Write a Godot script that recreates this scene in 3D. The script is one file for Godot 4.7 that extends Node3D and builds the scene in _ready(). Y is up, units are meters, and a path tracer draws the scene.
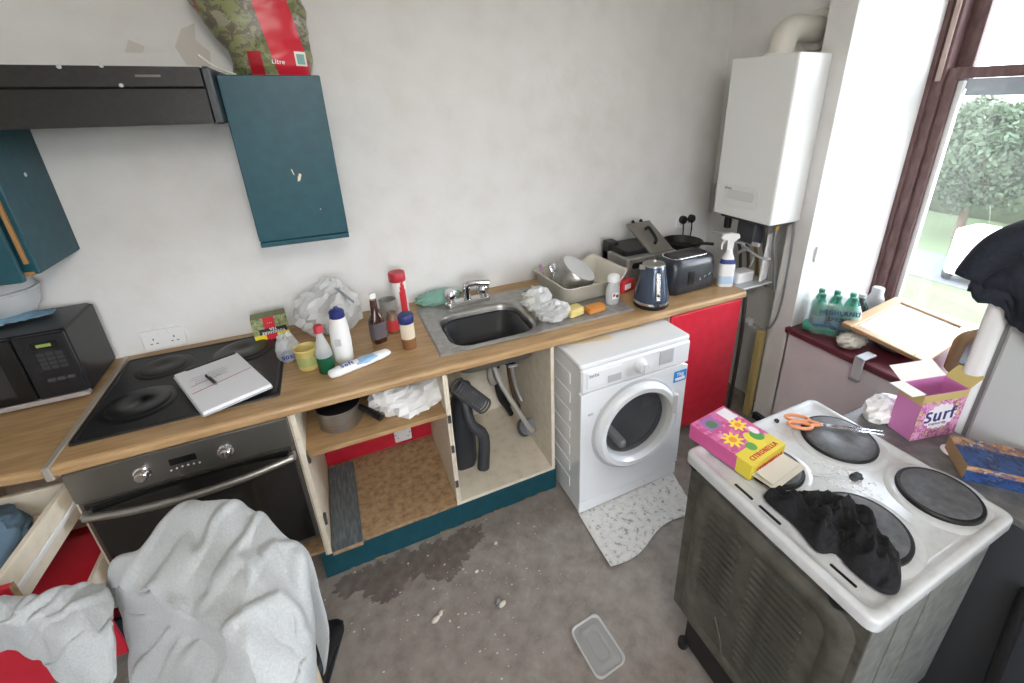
extends Node3D
# A worn kitchen: back wall z = 0, floor y = 0, worktop top y = 0.91, the window wall on the +x side.

var fnt: SystemFont
var mats := {}
var texs := {}
var taken := {}

func c8(r: float, g: float, b: float) -> Color:
	return Color(r / 255.0, g / 255.0, b / 255.0)

# ---------------------------------------------------------------- names and nodes
func numbered(n: String) -> String:
	if not taken.has(n):
		taken[n] = 0
		return n
	taken[n] += 1
	return "%s_%03d" % [n, taken[n]]

func tag(o: Node3D, label: String, category: String, group := "", kind := "") -> Node3D:
	o.set_meta("label", label)
	if category != "":
		o.set_meta("category", category)
	if group != "":
		o.set_meta("group", group)
	if kind != "":
		o.set_meta("kind", kind)
	return o

func thing(n: String, label: String, category: String, at := Vector3.ZERO, turn := 0.0, group := "") -> Node3D:
	var o := Node3D.new()
	o.name = numbered(n)
	add_child(o)
	o.position = at
	o.rotation.y = turn
	return tag(o, label, category, group)

func commit(s: SurfaceTool) -> ArrayMesh:
	s.generate_normals()
	return s.commit()

func part(p: Node3D, n: String, s, mat: Material, label := "") -> MeshInstance3D:
	var o := MeshInstance3D.new()
	o.mesh = commit(s) if s is SurfaceTool else s
	o.material_override = mat
	o.name = n
	p.add_child(o, true)
	if label != "":
		o.set_meta("label", label)
	return o

func single(n: String, label: String, category: String, s, mat: Material, group := "") -> MeshInstance3D:
	var o := part(self, numbered(n), s, mat)
	tag(o, label, category, group)
	return o

func struct(n: String, s, mat: Material, p: Node3D = null) -> MeshInstance3D:
	var o := part(self if p == null else p, n, s, mat)
	if p == null:
		o.set_meta("kind", "structure")
	return o

# ---------------------------------------------------------------- materials
func ntex(key: String, freq: float, ramp: Array, opt := {}) -> NoiseTexture2D:
	if texs.has(key):
		return texs[key]
	var n := FastNoiseLite.new()
	n.noise_type = opt.get("type", FastNoiseLite.TYPE_SIMPLEX_SMOOTH)
	n.frequency = freq
	n.seed = opt.get("seed", 3)
	n.fractal_type = opt.get("fractal", FastNoiseLite.FRACTAL_FBM)
	n.fractal_octaves = opt.get("oct", 5)
	n.fractal_gain = opt.get("gain", 0.5)
	var t := NoiseTexture2D.new()
	t.width = opt.get("size", 512)
	t.height = opt.get("size", 512)
	t.seamless = true
	t.generate_mipmaps = false
	if ramp.size() > 0:
		var g := Gradient.new()
		var offs := PackedFloat32Array()
		var cols := PackedColorArray()
		for e in ramp:
			offs.append(e[0])
			cols.append(e[1])
		g.offsets = offs
		g.colors = cols
		t.color_ramp = g
	if opt.get("normal", false):
		t.as_normal_map = true
		t.bump_strength = opt.get("bump", 4.0)
	t.noise = n
	texs[key] = t
	return t

func mt(key: String, col: Color, rough := 0.6, metal := 0.0, opt := {}) -> StandardMaterial3D:
	if mats.has(key):
		return mats[key]
	var q := StandardMaterial3D.new()
	q.resource_name = key
	q.albedo_color = col
	q.roughness = rough
	q.metallic = metal
	if opt.has("tex"):
		q.albedo_texture = opt.tex
	if opt.has("tri"):
		q.uv1_triplanar = true
		q.uv1_world_triplanar = opt.get("world", true)
		q.uv1_scale = opt.tri
	if opt.has("ntex"):
		q.normal_enabled = true
		q.normal_texture = opt.ntex
		q.normal_scale = opt.get("nscale", 0.5)
	if opt.has("rtex"):
		q.roughness_texture = opt.rtex
	if opt.has("coat"):
		q.clearcoat_enabled = true
		q.clearcoat = opt.coat
		q.clearcoat_roughness = 0.15
	if opt.has("alpha"):
		q.transparency = BaseMaterial3D.TRANSPARENCY_ALPHA
		q.albedo_color.a = opt.alpha
	if opt.has("back"):
		q.backlight_enabled = true
		q.backlight = opt.back
	if opt.has("rim"):
		q.rim_enabled = true
		q.rim = opt.rim
	if opt.has("refr"):
		q.refraction_enabled = true
		q.refraction_scale = opt.refr
		q.transparency = BaseMaterial3D.TRANSPARENCY_ALPHA
		q.albedo_color.a = opt.get("ra", 0.05)
	q.cull_mode = BaseMaterial3D.CULL_DISABLED if opt.get("two", false) else BaseMaterial3D.CULL_BACK
	mats[key] = q
	return q

func img_mat(key: String, im: Image, rough := 0.5) -> StandardMaterial3D:
	if mats.has(key):
		return mats[key]
	var q := mt(key, Color.WHITE, rough)
	q.albedo_texture = ImageTexture.create_from_image(im)
	return q

# ---------------------------------------------------------------- shapes
func st() -> SurfaceTool:
	var s := SurfaceTool.new()
	s.begin(Mesh.PRIMITIVE_TRIANGLES)
	return s

func tri(s: SurfaceTool, a: Vector3, b: Vector3, c: Vector3) -> void:
	s.add_vertex(a)
	s.add_vertex(c)
	s.add_vertex(b)

# a b c d run counterclockwise as seen from outside
func quad(s: SurfaceTool, a: Vector3, b: Vector3, c: Vector3, d: Vector3) -> void:
	tri(s, a, b, c)
	tri(s, a, c, d)

func quad_uv(s: SurfaceTool, a: Vector3, b: Vector3, c: Vector3, d: Vector3) -> void:
	s.set_smooth_group(-1)
	var p := [a, b, c, d]
	var u := [Vector2(0, 1), Vector2(1, 1), Vector2(1, 0), Vector2(0, 0)]
	for i in [0, 2, 1, 0, 3, 2]:
		s.set_uv(u[i])
		s.add_vertex(p[i])

func loft(s: SurfaceTool, rings: Array, cap0 := true, cap1 := true, smooth := true) -> void:
	var n: int = rings[0].size()
	for k in rings.size() - 1:
		s.set_smooth_group(0 if smooth else -1)
		var a: PackedVector3Array = rings[k]
		var b: PackedVector3Array = rings[k + 1]
		for i in n:
			var j := (i + 1) % n
			quad(s, a[i], a[j], b[j], b[i])
	s.set_smooth_group(-1)
	if cap0:
		cap(s, rings[0], true)
	if cap1:
		cap(s, rings[rings.size() - 1], false)

func cap(s: SurfaceTool, r: PackedVector3Array, flip: bool) -> void:
	var m := Vector3.ZERO
	for p in r:
		m += p
	m /= r.size()
	for i in r.size():
		var j := (i + 1) % r.size()
		if flip:
			tri(s, m, r[j], r[i])
		else:
			tri(s, m, r[i], r[j])

# ring in the xz plane, counterclockwise seen from +y
func rrect(w: float, d: float, r: float, k: int, y: float, off := Vector3.ZERO) -> PackedVector3Array:
	var out := PackedVector3Array()
	r = minf(r, minf(w, d) * 0.5 - 0.0001)
	var cs := [Vector2(w / 2 - r, -(d / 2 - r)), Vector2(-(w / 2 - r), -(d / 2 - r)), Vector2(-(w / 2 - r), d / 2 - r), Vector2(w / 2 - r, d / 2 - r)]
	for q in 4:
		for i in k + 1:
			var a := (float(q) + float(i) / k) * PI / 2
			out.append(off + Vector3(cs[q].x + cos(a) * r, y, cs[q].y - sin(a) * r))
	return out

# the same ring with a point just outside each end of every corner arc, so that flat sides shade flat
func rrect_s(w: float, d: float, r: float, k: int, y: float, off := Vector3.ZERO) -> PackedVector3Array:
	var out := PackedVector3Array()
	var m := minf(w, d) * 0.5
	r = minf(r, m - 0.0006)
	var e := minf(0.001, m - r)
	var base := rrect(w, d, r, k, y, off)
	for q in 4:
		var a0 := q * PI / 2
		var a1 := (q + 1) * PI / 2
		out.append(base[q * (k + 1)] - Vector3(-sin(a0), 0, -cos(a0)) * e)
		for i in k + 1:
			out.append(base[q * (k + 1) + i])
		out.append(base[q * (k + 1) + k] + Vector3(-sin(a1), 0, -cos(a1)) * e)
	return out

func xform(r: PackedVector3Array, t: Transform3D) -> PackedVector3Array:
	var o := PackedVector3Array()
	for p in r:
		o.append(t * p)
	return o

# box with rounded vertical corners (r) and bevelled top and bottom edges (e); c is its centre
func rbox(s: SurfaceTool, c: Vector3, z: Vector3, r := 0.01, e := 0.004, t := Transform3D(), k := 3) -> void:
	var rings := []
	var h := z.y / 2
	var f := minf(0.001, maxf(h - e, 0.0) * 0.5)
	for q in [[-h, e], [-h + e * 0.3, e * 0.3], [-h + e, 0.0], [-h + e + f, 0.0], [h - e - f, 0.0], [h - e, 0.0], [h - e * 0.3, e * 0.3], [h, e]]:
		rings.append(xform(rrect_s(z.x - 2 * q[1], z.z - 2 * q[1], maxf(r - q[1], 0.0005), k, q[0], c), t))
	loft(s, rings)

# chamfered box, flat shaded
func bx(s: SurfaceTool, c: Vector3, z: Vector3, e := 0.002, t := Transform3D()) -> void:
	e = minf(e, minf(z.x, minf(z.y, z.z)) * 0.4)
	var h := z.y / 2
	var rings := []
	for q in [[-h, e], [-h + e, 0.0], [h - e, 0.0], [h, e]]:
		rings.append(xform(rrect(z.x - 2 * q[1], z.z - 2 * q[1], e, 1, q[0], c), t))
	loft(s, rings, true, true, false)

func bmm(s: SurfaceTool, a: Vector3, b: Vector3, e := 0.002) -> void:
	bx(s, (a + b) / 2, (b - a).abs(), e)

# profile of (radius, height), crisp where it turns sharply
func lathe(s: SurfaceTool, prof: Array, t := Transform3D(), n := 24, sx := 1.0, sz := 1.0) -> void:
	var g := 0
	for k in prof.size() - 1:
		var a: Vector2 = prof[k]
		var b: Vector2 = prof[k + 1]
		if k > 0:
			var before: Vector2 = a - prof[k - 1]
			if absf(before.angle_to(b - a)) > 0.7:
				g += 1
		s.set_smooth_group(g)
		for i in n:
			var u := TAU * i / n
			var v := TAU * (i + 1) / n
			var a0 := t * Vector3(a.x * cos(u) * sx, a.y, -a.x * sin(u) * sz)
			var a1 := t * Vector3(a.x * cos(v) * sx, a.y, -a.x * sin(v) * sz)
			var b0 := t * Vector3(b.x * cos(u) * sx, b.y, -b.x * sin(u) * sz)
			var b1 := t * Vector3(b.x * cos(v) * sx, b.y, -b.x * sin(v) * sz)
			if a.x > 0.00001:
				tri(s, a0, a1, b1)
			if b.x > 0.00001:
				tri(s, a0, b1, b0)

func smooth_path(p: Array, step := 6) -> PackedVector3Array:
	var o := PackedVector3Array()
	for i in p.size() - 1:
		var a: Vector3 = p[maxi(i - 1, 0)]
		var b: Vector3 = p[i]
		var c: Vector3 = p[i + 1]
		var d: Vector3 = p[mini(i + 2, p.size() - 1)]
		for k in step:
			o.append(b.cubic_interpolate(c, a, d, float(k) / step))
	o.append(p[p.size() - 1])
	return o

func tube(s: SurfaceTool, pts: Array, r: float, n := 8, step := 6, r1 := -1.0, flat := 1.0) -> void:
	var p := smooth_path(pts, step) if step > 1 else PackedVector3Array(pts)
	var rings := []
	var up := Vector3.UP
	for i in p.size():
		var d := (p[mini(i + 1, p.size() - 1)] - p[maxi(i - 1, 0)]).normalized()
		if i == 0:
			up = Vector3.UP if absf(d.y) < 0.9 else Vector3.RIGHT
		var side := up.cross(d).normalized()
		up = d.cross(side).normalized()
		var ring := PackedVector3Array()
		var rr := r if r1 < 0 else lerpf(r, r1, float(i) / (p.size() - 1))
		for k in n:
			var a := TAU * k / n
			ring.append(p[i] + (side * cos(a) + up * sin(a) * flat) * rr)
		rings.append(ring)
	loft(s, rings)

# polygon (counterclockwise, in xy) pushed along z from z0 to z1
func prism(s: SurfaceTool, poly: Array, z0: float, z1: float, t := Transform3D()) -> void:
	s.set_smooth_group(-1)
	var n := poly.size()
	for i in n:
		var a: Vector2 = poly[i]
		var b: Vector2 = poly[(i + 1) % n]
		quad(s, t * Vector3(a.x, a.y, z1), t * Vector3(a.x, a.y, z0), t * Vector3(b.x, b.y, z0), t * Vector3(b.x, b.y, z1))
	var ix := Geometry2D.triangulate_polygon(PackedVector2Array(poly))
	for i in range(0, ix.size(), 3):
		var v := []
		for k in 3:
			v.append(poly[ix[i + k]])
		if (v[1] - v[0]).cross(v[2] - v[0]) < 0:
			v = [v[0], v[2], v[1]]
		tri(s, t * Vector3(v[0].x, v[0].y, z1), t * Vector3(v[1].x, v[1].y, z1), t * Vector3(v[2].x, v[2].y, z1))
		tri(s, t * Vector3(v[0].x, v[0].y, z0), t * Vector3(v[2].x, v[2].y, z0), t * Vector3(v[1].x, v[1].y, z0))

# cloth or card: grid of points with a thickness
func sheet(s: SurfaceTool, g: Array, th: float) -> void:
	var nu := g.size()
	var nv: int = g[0].size()
	var top := []
	var low := []
	for i in nu:
		var ta := PackedVector3Array()
		var la := PackedVector3Array()
		for j in nv:
			var du: Vector3 = g[mini(i + 1, nu - 1)][j] - g[maxi(i - 1, 0)][j]
			var dv: Vector3 = g[i][mini(j + 1, nv - 1)] - g[i][maxi(j - 1, 0)]
			var nn := dv.cross(du).normalized() * th * 0.5
			ta.append(g[i][j] + nn)
			la.append(g[i][j] - nn)
		top.append(ta)
		low.append(la)
	for i in nu - 1:
		for j in nv - 1:
			s.set_smooth_group(0)
			quad(s, top[i][j], top[i][j + 1], top[i + 1][j + 1], top[i + 1][j])
			s.set_smooth_group(1)
			quad(s, low[i][j], low[i + 1][j], low[i + 1][j + 1], low[i][j + 1])
	s.set_smooth_group(2)
	for i in nu - 1:
		quad(s, top[i][0], top[i + 1][0], low[i + 1][0], low[i][0])
		quad(s, top[i + 1][nv - 1], top[i][nv - 1], low[i][nv - 1], low[i + 1][nv - 1])
	for j in nv - 1:
		quad(s, top[0][j + 1], top[0][j], low[0][j], low[0][j + 1])
		quad(s, top[nu - 1][j], top[nu - 1][j + 1], low[nu - 1][j + 1], low[nu - 1][j])

func noise(sd: int, f: float, oct := 3, ridged := false) -> FastNoiseLite:
	var n := FastNoiseLite.new()
	n.seed = sd
	n.noise_type = FastNoiseLite.TYPE_SIMPLEX_SMOOTH
	n.frequency = f
	n.fractal_octaves = oct
	if ridged:
		n.fractal_type = FastNoiseLite.FRACTAL_RIDGED
	return n

# crumpled closed shape resting on y = base
func blob(s: SurfaceTool, c: Vector3, r: Vector3, amp: float, f: float, sd: int, base := -100.0, nu := 36, nv := 22, ridged := true, t := Transform3D(), smooth := true) -> void:
	var n := noise(sd, f, 3, ridged)
	var rings := []
	for j in nv + 1:
		var ph := lerpf(-PI / 2 + 0.06, PI / 2 - 0.06, float(j) / nv)
		var ring := PackedVector3Array()
		for i in nu:
			var a := TAU * i / nu
			var d := Vector3(cos(ph) * cos(a), sin(ph), -cos(ph) * sin(a))
			var p := c + d * r * (1.0 + amp * n.get_noise_3dv(d * 10.0 + Vector3(sd, 0, 0)))
			p.y = maxf(p.y, base)
			ring.append(t * p)
		rings.append(ring)
	loft(s, rings, true, true, smooth)

func disc(s: SurfaceTool, r: float, h: float, t := Transform3D(), n := 24, e := 0.001) -> void:
	lathe(s, [Vector2(0, 0), Vector2(r - e, 0), Vector2(r, e), Vector2(r, h - e), Vector2(r - e, h), Vector2(0, h)], t, n)

func tf(o: Vector3, rx := 0.0, ry := 0.0, rz := 0.0) -> Transform3D:
	return Transform3D(Basis.from_euler(Vector3(deg_to_rad(rx), deg_to_rad(ry), deg_to_rad(rz))), o)

func txt(p: Node3D, words: String, h: float, t: Transform3D, mat: Material, depth := 0.0008, sx := 1.0) -> MeshInstance3D:
	var q := TextMesh.new()
	q.font = fnt
	q.text = words
	q.font_size = 32
	q.pixel_size = h / 24.0
	q.depth = depth
	q.curve_step = 2.0
	var o := MeshInstance3D.new()
	o.mesh = q
	o.name = "lettering"
	o.material_override = mat
	p.add_child(o, true)
	o.transform = t * Transform3D(Basis.from_scale(Vector3(sx, 1, 1)), Vector3.ZERO)
	return o

func canvas(w: int, h: int, col: Color) -> Image:
	var im := Image.create(w, h, false, Image.FORMAT_RGB8)
	im.fill(col)
	return im

func spot(im: Image, x: float, y: float, rx: float, ry: float, col: Color, petals := 0, dent := 0.25) -> void:
	for j in range(maxi(0, int(y - ry) - 1), mini(im.get_height(), int(y + ry) + 2)):
		for i in range(maxi(0, int(x - rx) - 1), mini(im.get_width(), int(x + rx) + 2)):
			var v := Vector2((i - x) / rx, (j - y) / ry)
			var lim := 1.0 if petals == 0 else 1.0 - dent * (0.5 + 0.5 * cos(v.angle() * petals))
			if v.length() < lim:
				im.set_pixel(i, j, col)

func speckle(im: Image, sd: int, f: float, cols: Array, x0: int, y0: int, x1: int, y1: int) -> void:
	var n := FastNoiseLite.new()
	n.seed = sd
	n.noise_type = FastNoiseLite.TYPE_CELLULAR
	n.cellular_return_type = FastNoiseLite.RETURN_CELL_VALUE
	n.frequency = f
	n.domain_warp_enabled = true
	n.domain_warp_amplitude = 0.6 / f
	n.domain_warp_frequency = f * 1.5
	for j in range(y0, y1):
		for i in range(x0, x1):
			var k := clampi(int((n.get_noise_2d(i, j) * 0.5 + 0.5) * cols.size()), 0, cols.size() - 1)
			im.set_pixel(i, j, cols[k])

# soft heap whose outline on the ground is a star-shaped polygon of (x, z)
func mound(s: SurfaceTool, poly: Array, base: float, h: float, amp: float, f: float, sd: int, nr := 26) -> void:
	var n := noise(sd, f, 3)
	var rd := noise(sd + 1, f * 0.8, 2, true)
	var c := Vector2.ZERO
	for p in poly:
		c += p
	c /= poly.size()
	var loop := []
	for i in poly.size():
		for k in 6:
			loop.append(poly[i].cubic_interpolate(poly[(i + 1) % poly.size()], poly[(i + poly.size() - 1) % poly.size()], poly[(i + 2) % poly.size()], k / 6.0))
	var area := 0.0
	for i in loop.size():
		area += loop[i].cross(loop[(i + 1) % loop.size()])
	if area > 0:
		loop.reverse()
	var rings := []
	for q in nr + 2:
		var k := 1.0 - float(maxi(q - 1, 0)) / nr * 0.985
		var ring := PackedVector3Array()
		for p in loop:
			var v: Vector2 = c + (p - c) * (k if q > 0 else 0.97)
			var up := pow(maxf(0.0, 1.0 - pow(k, 5.0)), 0.55)
			var y := h * up * (0.55 + amp * rd.get_noise_2d(v.x * 10, v.y * 10) + 0.6 * amp * n.get_noise_2d(v.x * 40, v.y * 40)) + 0.006 * minf(1.0, q)
			ring.append(Vector3(v.x, base + (maxf(y, 0.004) if q > 0 else 0.0), v.y))
		rings.append(ring)
	loft(s, rings)

# ================================================================ the scene
func _ready() -> void:
	# ---- camera, sky, light, exposure
	var cam := Camera3D.new()
	cam.name = "camera"
	add_child(cam)
	cam.position = Vector3(0.859, 1.878, 2.267)
	cam.rotation = Vector3(-0.38477, -0.44128, -0.01912)
	cam.projection = Camera3D.PROJECTION_FRUSTUM
	cam.near = 0.05
	cam.far = 200.0
	cam.size = 683.0 / 450.9 * 0.05
	cam.frustum_offset = Vector2(-31.5, -56.7) / 450.9 * 0.05
	cam.current = true
	var we := WorldEnvironment.new()
	we.name = "environment"
	add_child(we)
	var env := Environment.new()
	we.environment = env
	env.tonemap_mode = Environment.TONE_MAPPER_LINEAR
	env.tonemap_exposure = 0.77
	env.sdfgi_enabled = true
	env.ssao_enabled = true
	env.ssil_enabled = true
	env.background_mode = Environment.BG_SKY
	var sm := ProceduralSkyMaterial.new()
	sm.sky_top_color = c8(200, 212, 230)
	sm.sky_horizon_color = c8(238, 240, 243)
	sm.ground_bottom_color = c8(120, 122, 120)
	sm.ground_horizon_color = c8(190, 193, 194)
	sm.sky_curve = 0.3
	sm.sky_energy_multiplier = 3.9
	sm.ground_energy_multiplier = 1.5
	env.sky = Sky.new()
	env.sky.sky_material = sm
	ceiling_lamp()
	fnt = SystemFont.new()
	fnt.font_names = PackedStringArray(["Droid Sans"])
	fnt.font_weight = 700
	common()
	room()
	window_wall()
	outside()
	base_units()
	wall_units()
	washing_machine()
	cooker()
	fridge_corner()
	chair_and_towels()
	boiler()
	hob_side()
	bottles_by_sink()
	sink_side()
	appliances()
	under_counter()
	sill_things()
	cooker_things()
	floor_things()

# pendant bulb in the middle of the room, above and behind the camera
func ceiling_lamp() -> void:
	var t := thing("ceiling_lamp", "round white paper lantern hanging from the kitchen ceiling", "lamp", Vector3(1.0, 2.85, 2.7))
	var s := st()
	disc(s, 0.05, 0.03, tf(Vector3(0, -0.03, 0)), 20)
	part(t, "ceiling_rose", s, mt("rose_white", c8(230, 230, 228), 0.5))
	s = st()
	tube(s, [Vector3(0, -0.03, 0), Vector3(0, -0.14, 0)], 0.004, 6, 1)
	part(t, "flex", s, mats.rose_white)
	s = st()
	lathe(s, [Vector2(0.0, -0.60), Vector2(0.07, -0.588), Vector2(0.15, -0.545), Vector2(0.21, -0.465), Vector2(0.23, -0.37), Vector2(0.21, -0.275), Vector2(0.15, -0.195), Vector2(0.07, -0.152), Vector2(0.0, -0.14)], tf(Vector3.ZERO), 28)
	var gm := mt("lamp_globe", c8(245, 240, 230), 0.5)
	gm.emission_enabled = true
	gm.emission = c8(255, 240, 220)
	gm.emission_energy_multiplier = 1.0
	part(t, "lantern", s, gm)
	var l := OmniLight3D.new()
	l.name = "lamp_light"
	l.light_color = c8(255, 249, 242)
	l.light_energy = 1.8
	l.light_size = 0.22
	l.omni_range = 12.0
	l.omni_attenuation = 2.0
	l.shadow_enabled = true
	l.position = Vector3(0, -0.37, 0)
	t.add_child(l)

func common() -> void:
	var g1 := ntex("wall_t", 0.012, [[0.0, c8(221, 219, 215)], [0.45, c8(226, 225, 222)], [1.0, c8(230, 229, 227)]], {"oct": 6})
	var g1n := ntex("wall_n", 0.03, [], {"normal": true, "bump": 3.0, "oct": 5})
	mt("wall", Color.WHITE, 0.85, 0.0, {"tex": g1, "tri": Vector3(0.7, 0.7, 0.7), "ntex": g1n, "nscale": 0.1})
	var g1b := ntex("wallg_t", 0.012, [[0.0, c8(222, 217, 219)], [0.5, c8(227, 222, 224)], [1.0, c8(231, 227, 228)]], {"oct": 6, "seed": 9})
	mt("wall_grey", Color.WHITE, 0.8, 0.0, {"tex": g1b, "tri": Vector3(0.8, 0.8, 0.8), "ntex": g1n, "nscale": 0.2})
	var fl := ntex("floor_t", 0.011, [[0.0, c8(118, 109, 101)], [0.3, c8(132, 123, 114)], [0.55, c8(140, 131, 122)], [0.8, c8(147, 138, 129)], [1.0, c8(158, 150, 141)]], {"oct": 7, "size": 1024, "gain": 0.6})
	var fln := ntex("floor_n", 0.06, [], {"normal": true, "bump": 5.0, "oct": 6, "size": 512})
	mt("floor", Color.WHITE, 0.82, 0.0, {"tex": fl, "tri": Vector3(0.9, 0.9, 0.9), "ntex": fln, "nscale": 0.25})
	var wd := ntex("oak_t", 0.02, [[0.0, c8(148, 114, 76)], [0.4, c8(168, 135, 94)], [0.7, c8(178, 146, 104)], [1.0, c8(190, 160, 120)]], {"oct": 6, "gain": 0.62})
	mt("oak", Color.WHITE, 0.42, 0.0, {"tex": wd, "tri": Vector3(0.35, 3.2, 3.2)})
	mt("oak_shelf", Color.WHITE, 0.5, 0.0, {"tex": wd, "tri": Vector3(0.5, 3.0, 3.0)})
	var cb := ntex("chip_t", 0.02, [[0.0, c8(126, 98, 70)], [0.45, c8(160, 130, 95)], [0.8, c8(176, 146, 110)], [1.0, c8(190, 162, 126)]], {"oct": 7, "gain": 0.62})
	mt("chipboard", Color.WHITE, 0.85, 0.0, {"tex": cb, "tri": Vector3(2, 2, 2)})
	var cr := ntex("cream_t", 0.02, [[0.0, c8(212, 199, 176)], [0.35, c8(224, 213, 192)], [1.0, c8(232, 223, 206)]], {"oct": 5})
	mt("cream", Color.WHITE, 0.6, 0.0, {"tex": cr, "tri": Vector3(1.5, 1.5, 1.5)})
	var te := ntex("teal_t", 0.02, [[0.0, c8(12, 68, 80)], [0.5, c8(16, 74, 86)], [1.0, c8(22, 80, 92)]], {"oct": 5})
	mt("teal", Color.WHITE, 0.45, 0.0, {"tex": te, "tri": Vector3(1.5, 1.5, 1.5)})
	var rd := ntex("red_t", 0.02, [[0.0, c8(192, 34, 52)], [0.5, c8(200, 40, 58)], [1.0, c8(206, 46, 64)]], {"oct": 4})
	mt("red", Color.WHITE, 0.3, 0.0, {"tex": rd, "tri": Vector3(1.2, 1.2, 1.2)})
	mt("maroon", c8(98, 40, 50), 0.45)
	mt("plaster", c8(208, 203, 195), 0.9)
	var ss := ntex("steel_t", 0.02, [[0.0, c8(150, 148, 144)], [0.5, c8(164, 162, 158)], [1.0, c8(178, 176, 172)]], {"oct": 4})
	mt("steel", Color.WHITE, 0.34, 0.9, {"tex": ss, "tri": Vector3(0.6, 5, 5)})
	mt("steel_dull", Color.WHITE, 0.48, 0.5, {"tex": ss, "tri": Vector3(2, 2, 2)})
	mt("chrome", c8(226, 226, 228), 0.1, 1.0)
	mt("dark_steel", c8(112, 110, 106), 0.36, 0.85)
	mt("white_enamel", c8(234, 236, 237), 0.22, 0.0, {"coat": 0.5})
	mt("white_plastic", c8(232, 232, 230), 0.4)
	mt("offwhite_plastic", c8(222, 218, 206), 0.45)
	mt("black_plastic", c8(22, 22, 24), 0.42)
	mt("black_gloss", c8(14, 14, 16), 0.3)
	mt("black_rubber", c8(28, 28, 30), 0.8)
	mt("dark_grey", c8(58, 60, 64), 0.55)
	mt("mid_grey", c8(132, 134, 136), 0.55)
	mt("light_grey", c8(186, 188, 190), 0.5)
	mt("blue_cap", c8(40, 50, 112), 0.4)
	mt("red_cap", c8(184, 48, 60), 0.4)
	mt("ink", c8(30, 30, 36), 0.7)
	mt("ink_blue", c8(40, 60, 150), 0.6)
	mt("ink_white", c8(240, 240, 240), 0.6)
	mt("ink_red", c8(196, 40, 50), 0.6)
	mt("clear", c8(244, 247, 248), 0.06, 0.0, {"alpha": 0.1, "two": true})
	mt("clear_plastic", c8(230, 234, 236), 0.3, 0.0, {"alpha": 0.4, "two": true})
	mt("white_bag", c8(236, 236, 234), 0.4, 0.0, {"two": true, "back": c8(90, 90, 90)})
	mt("thin_bag", c8(226, 227, 226), 0.3, 0.0, {"alpha": 0.6, "two": true})
	mt("glass", c8(250, 252, 252), 0.02, 0.0, {"alpha": 0.06, "two": true})

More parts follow.
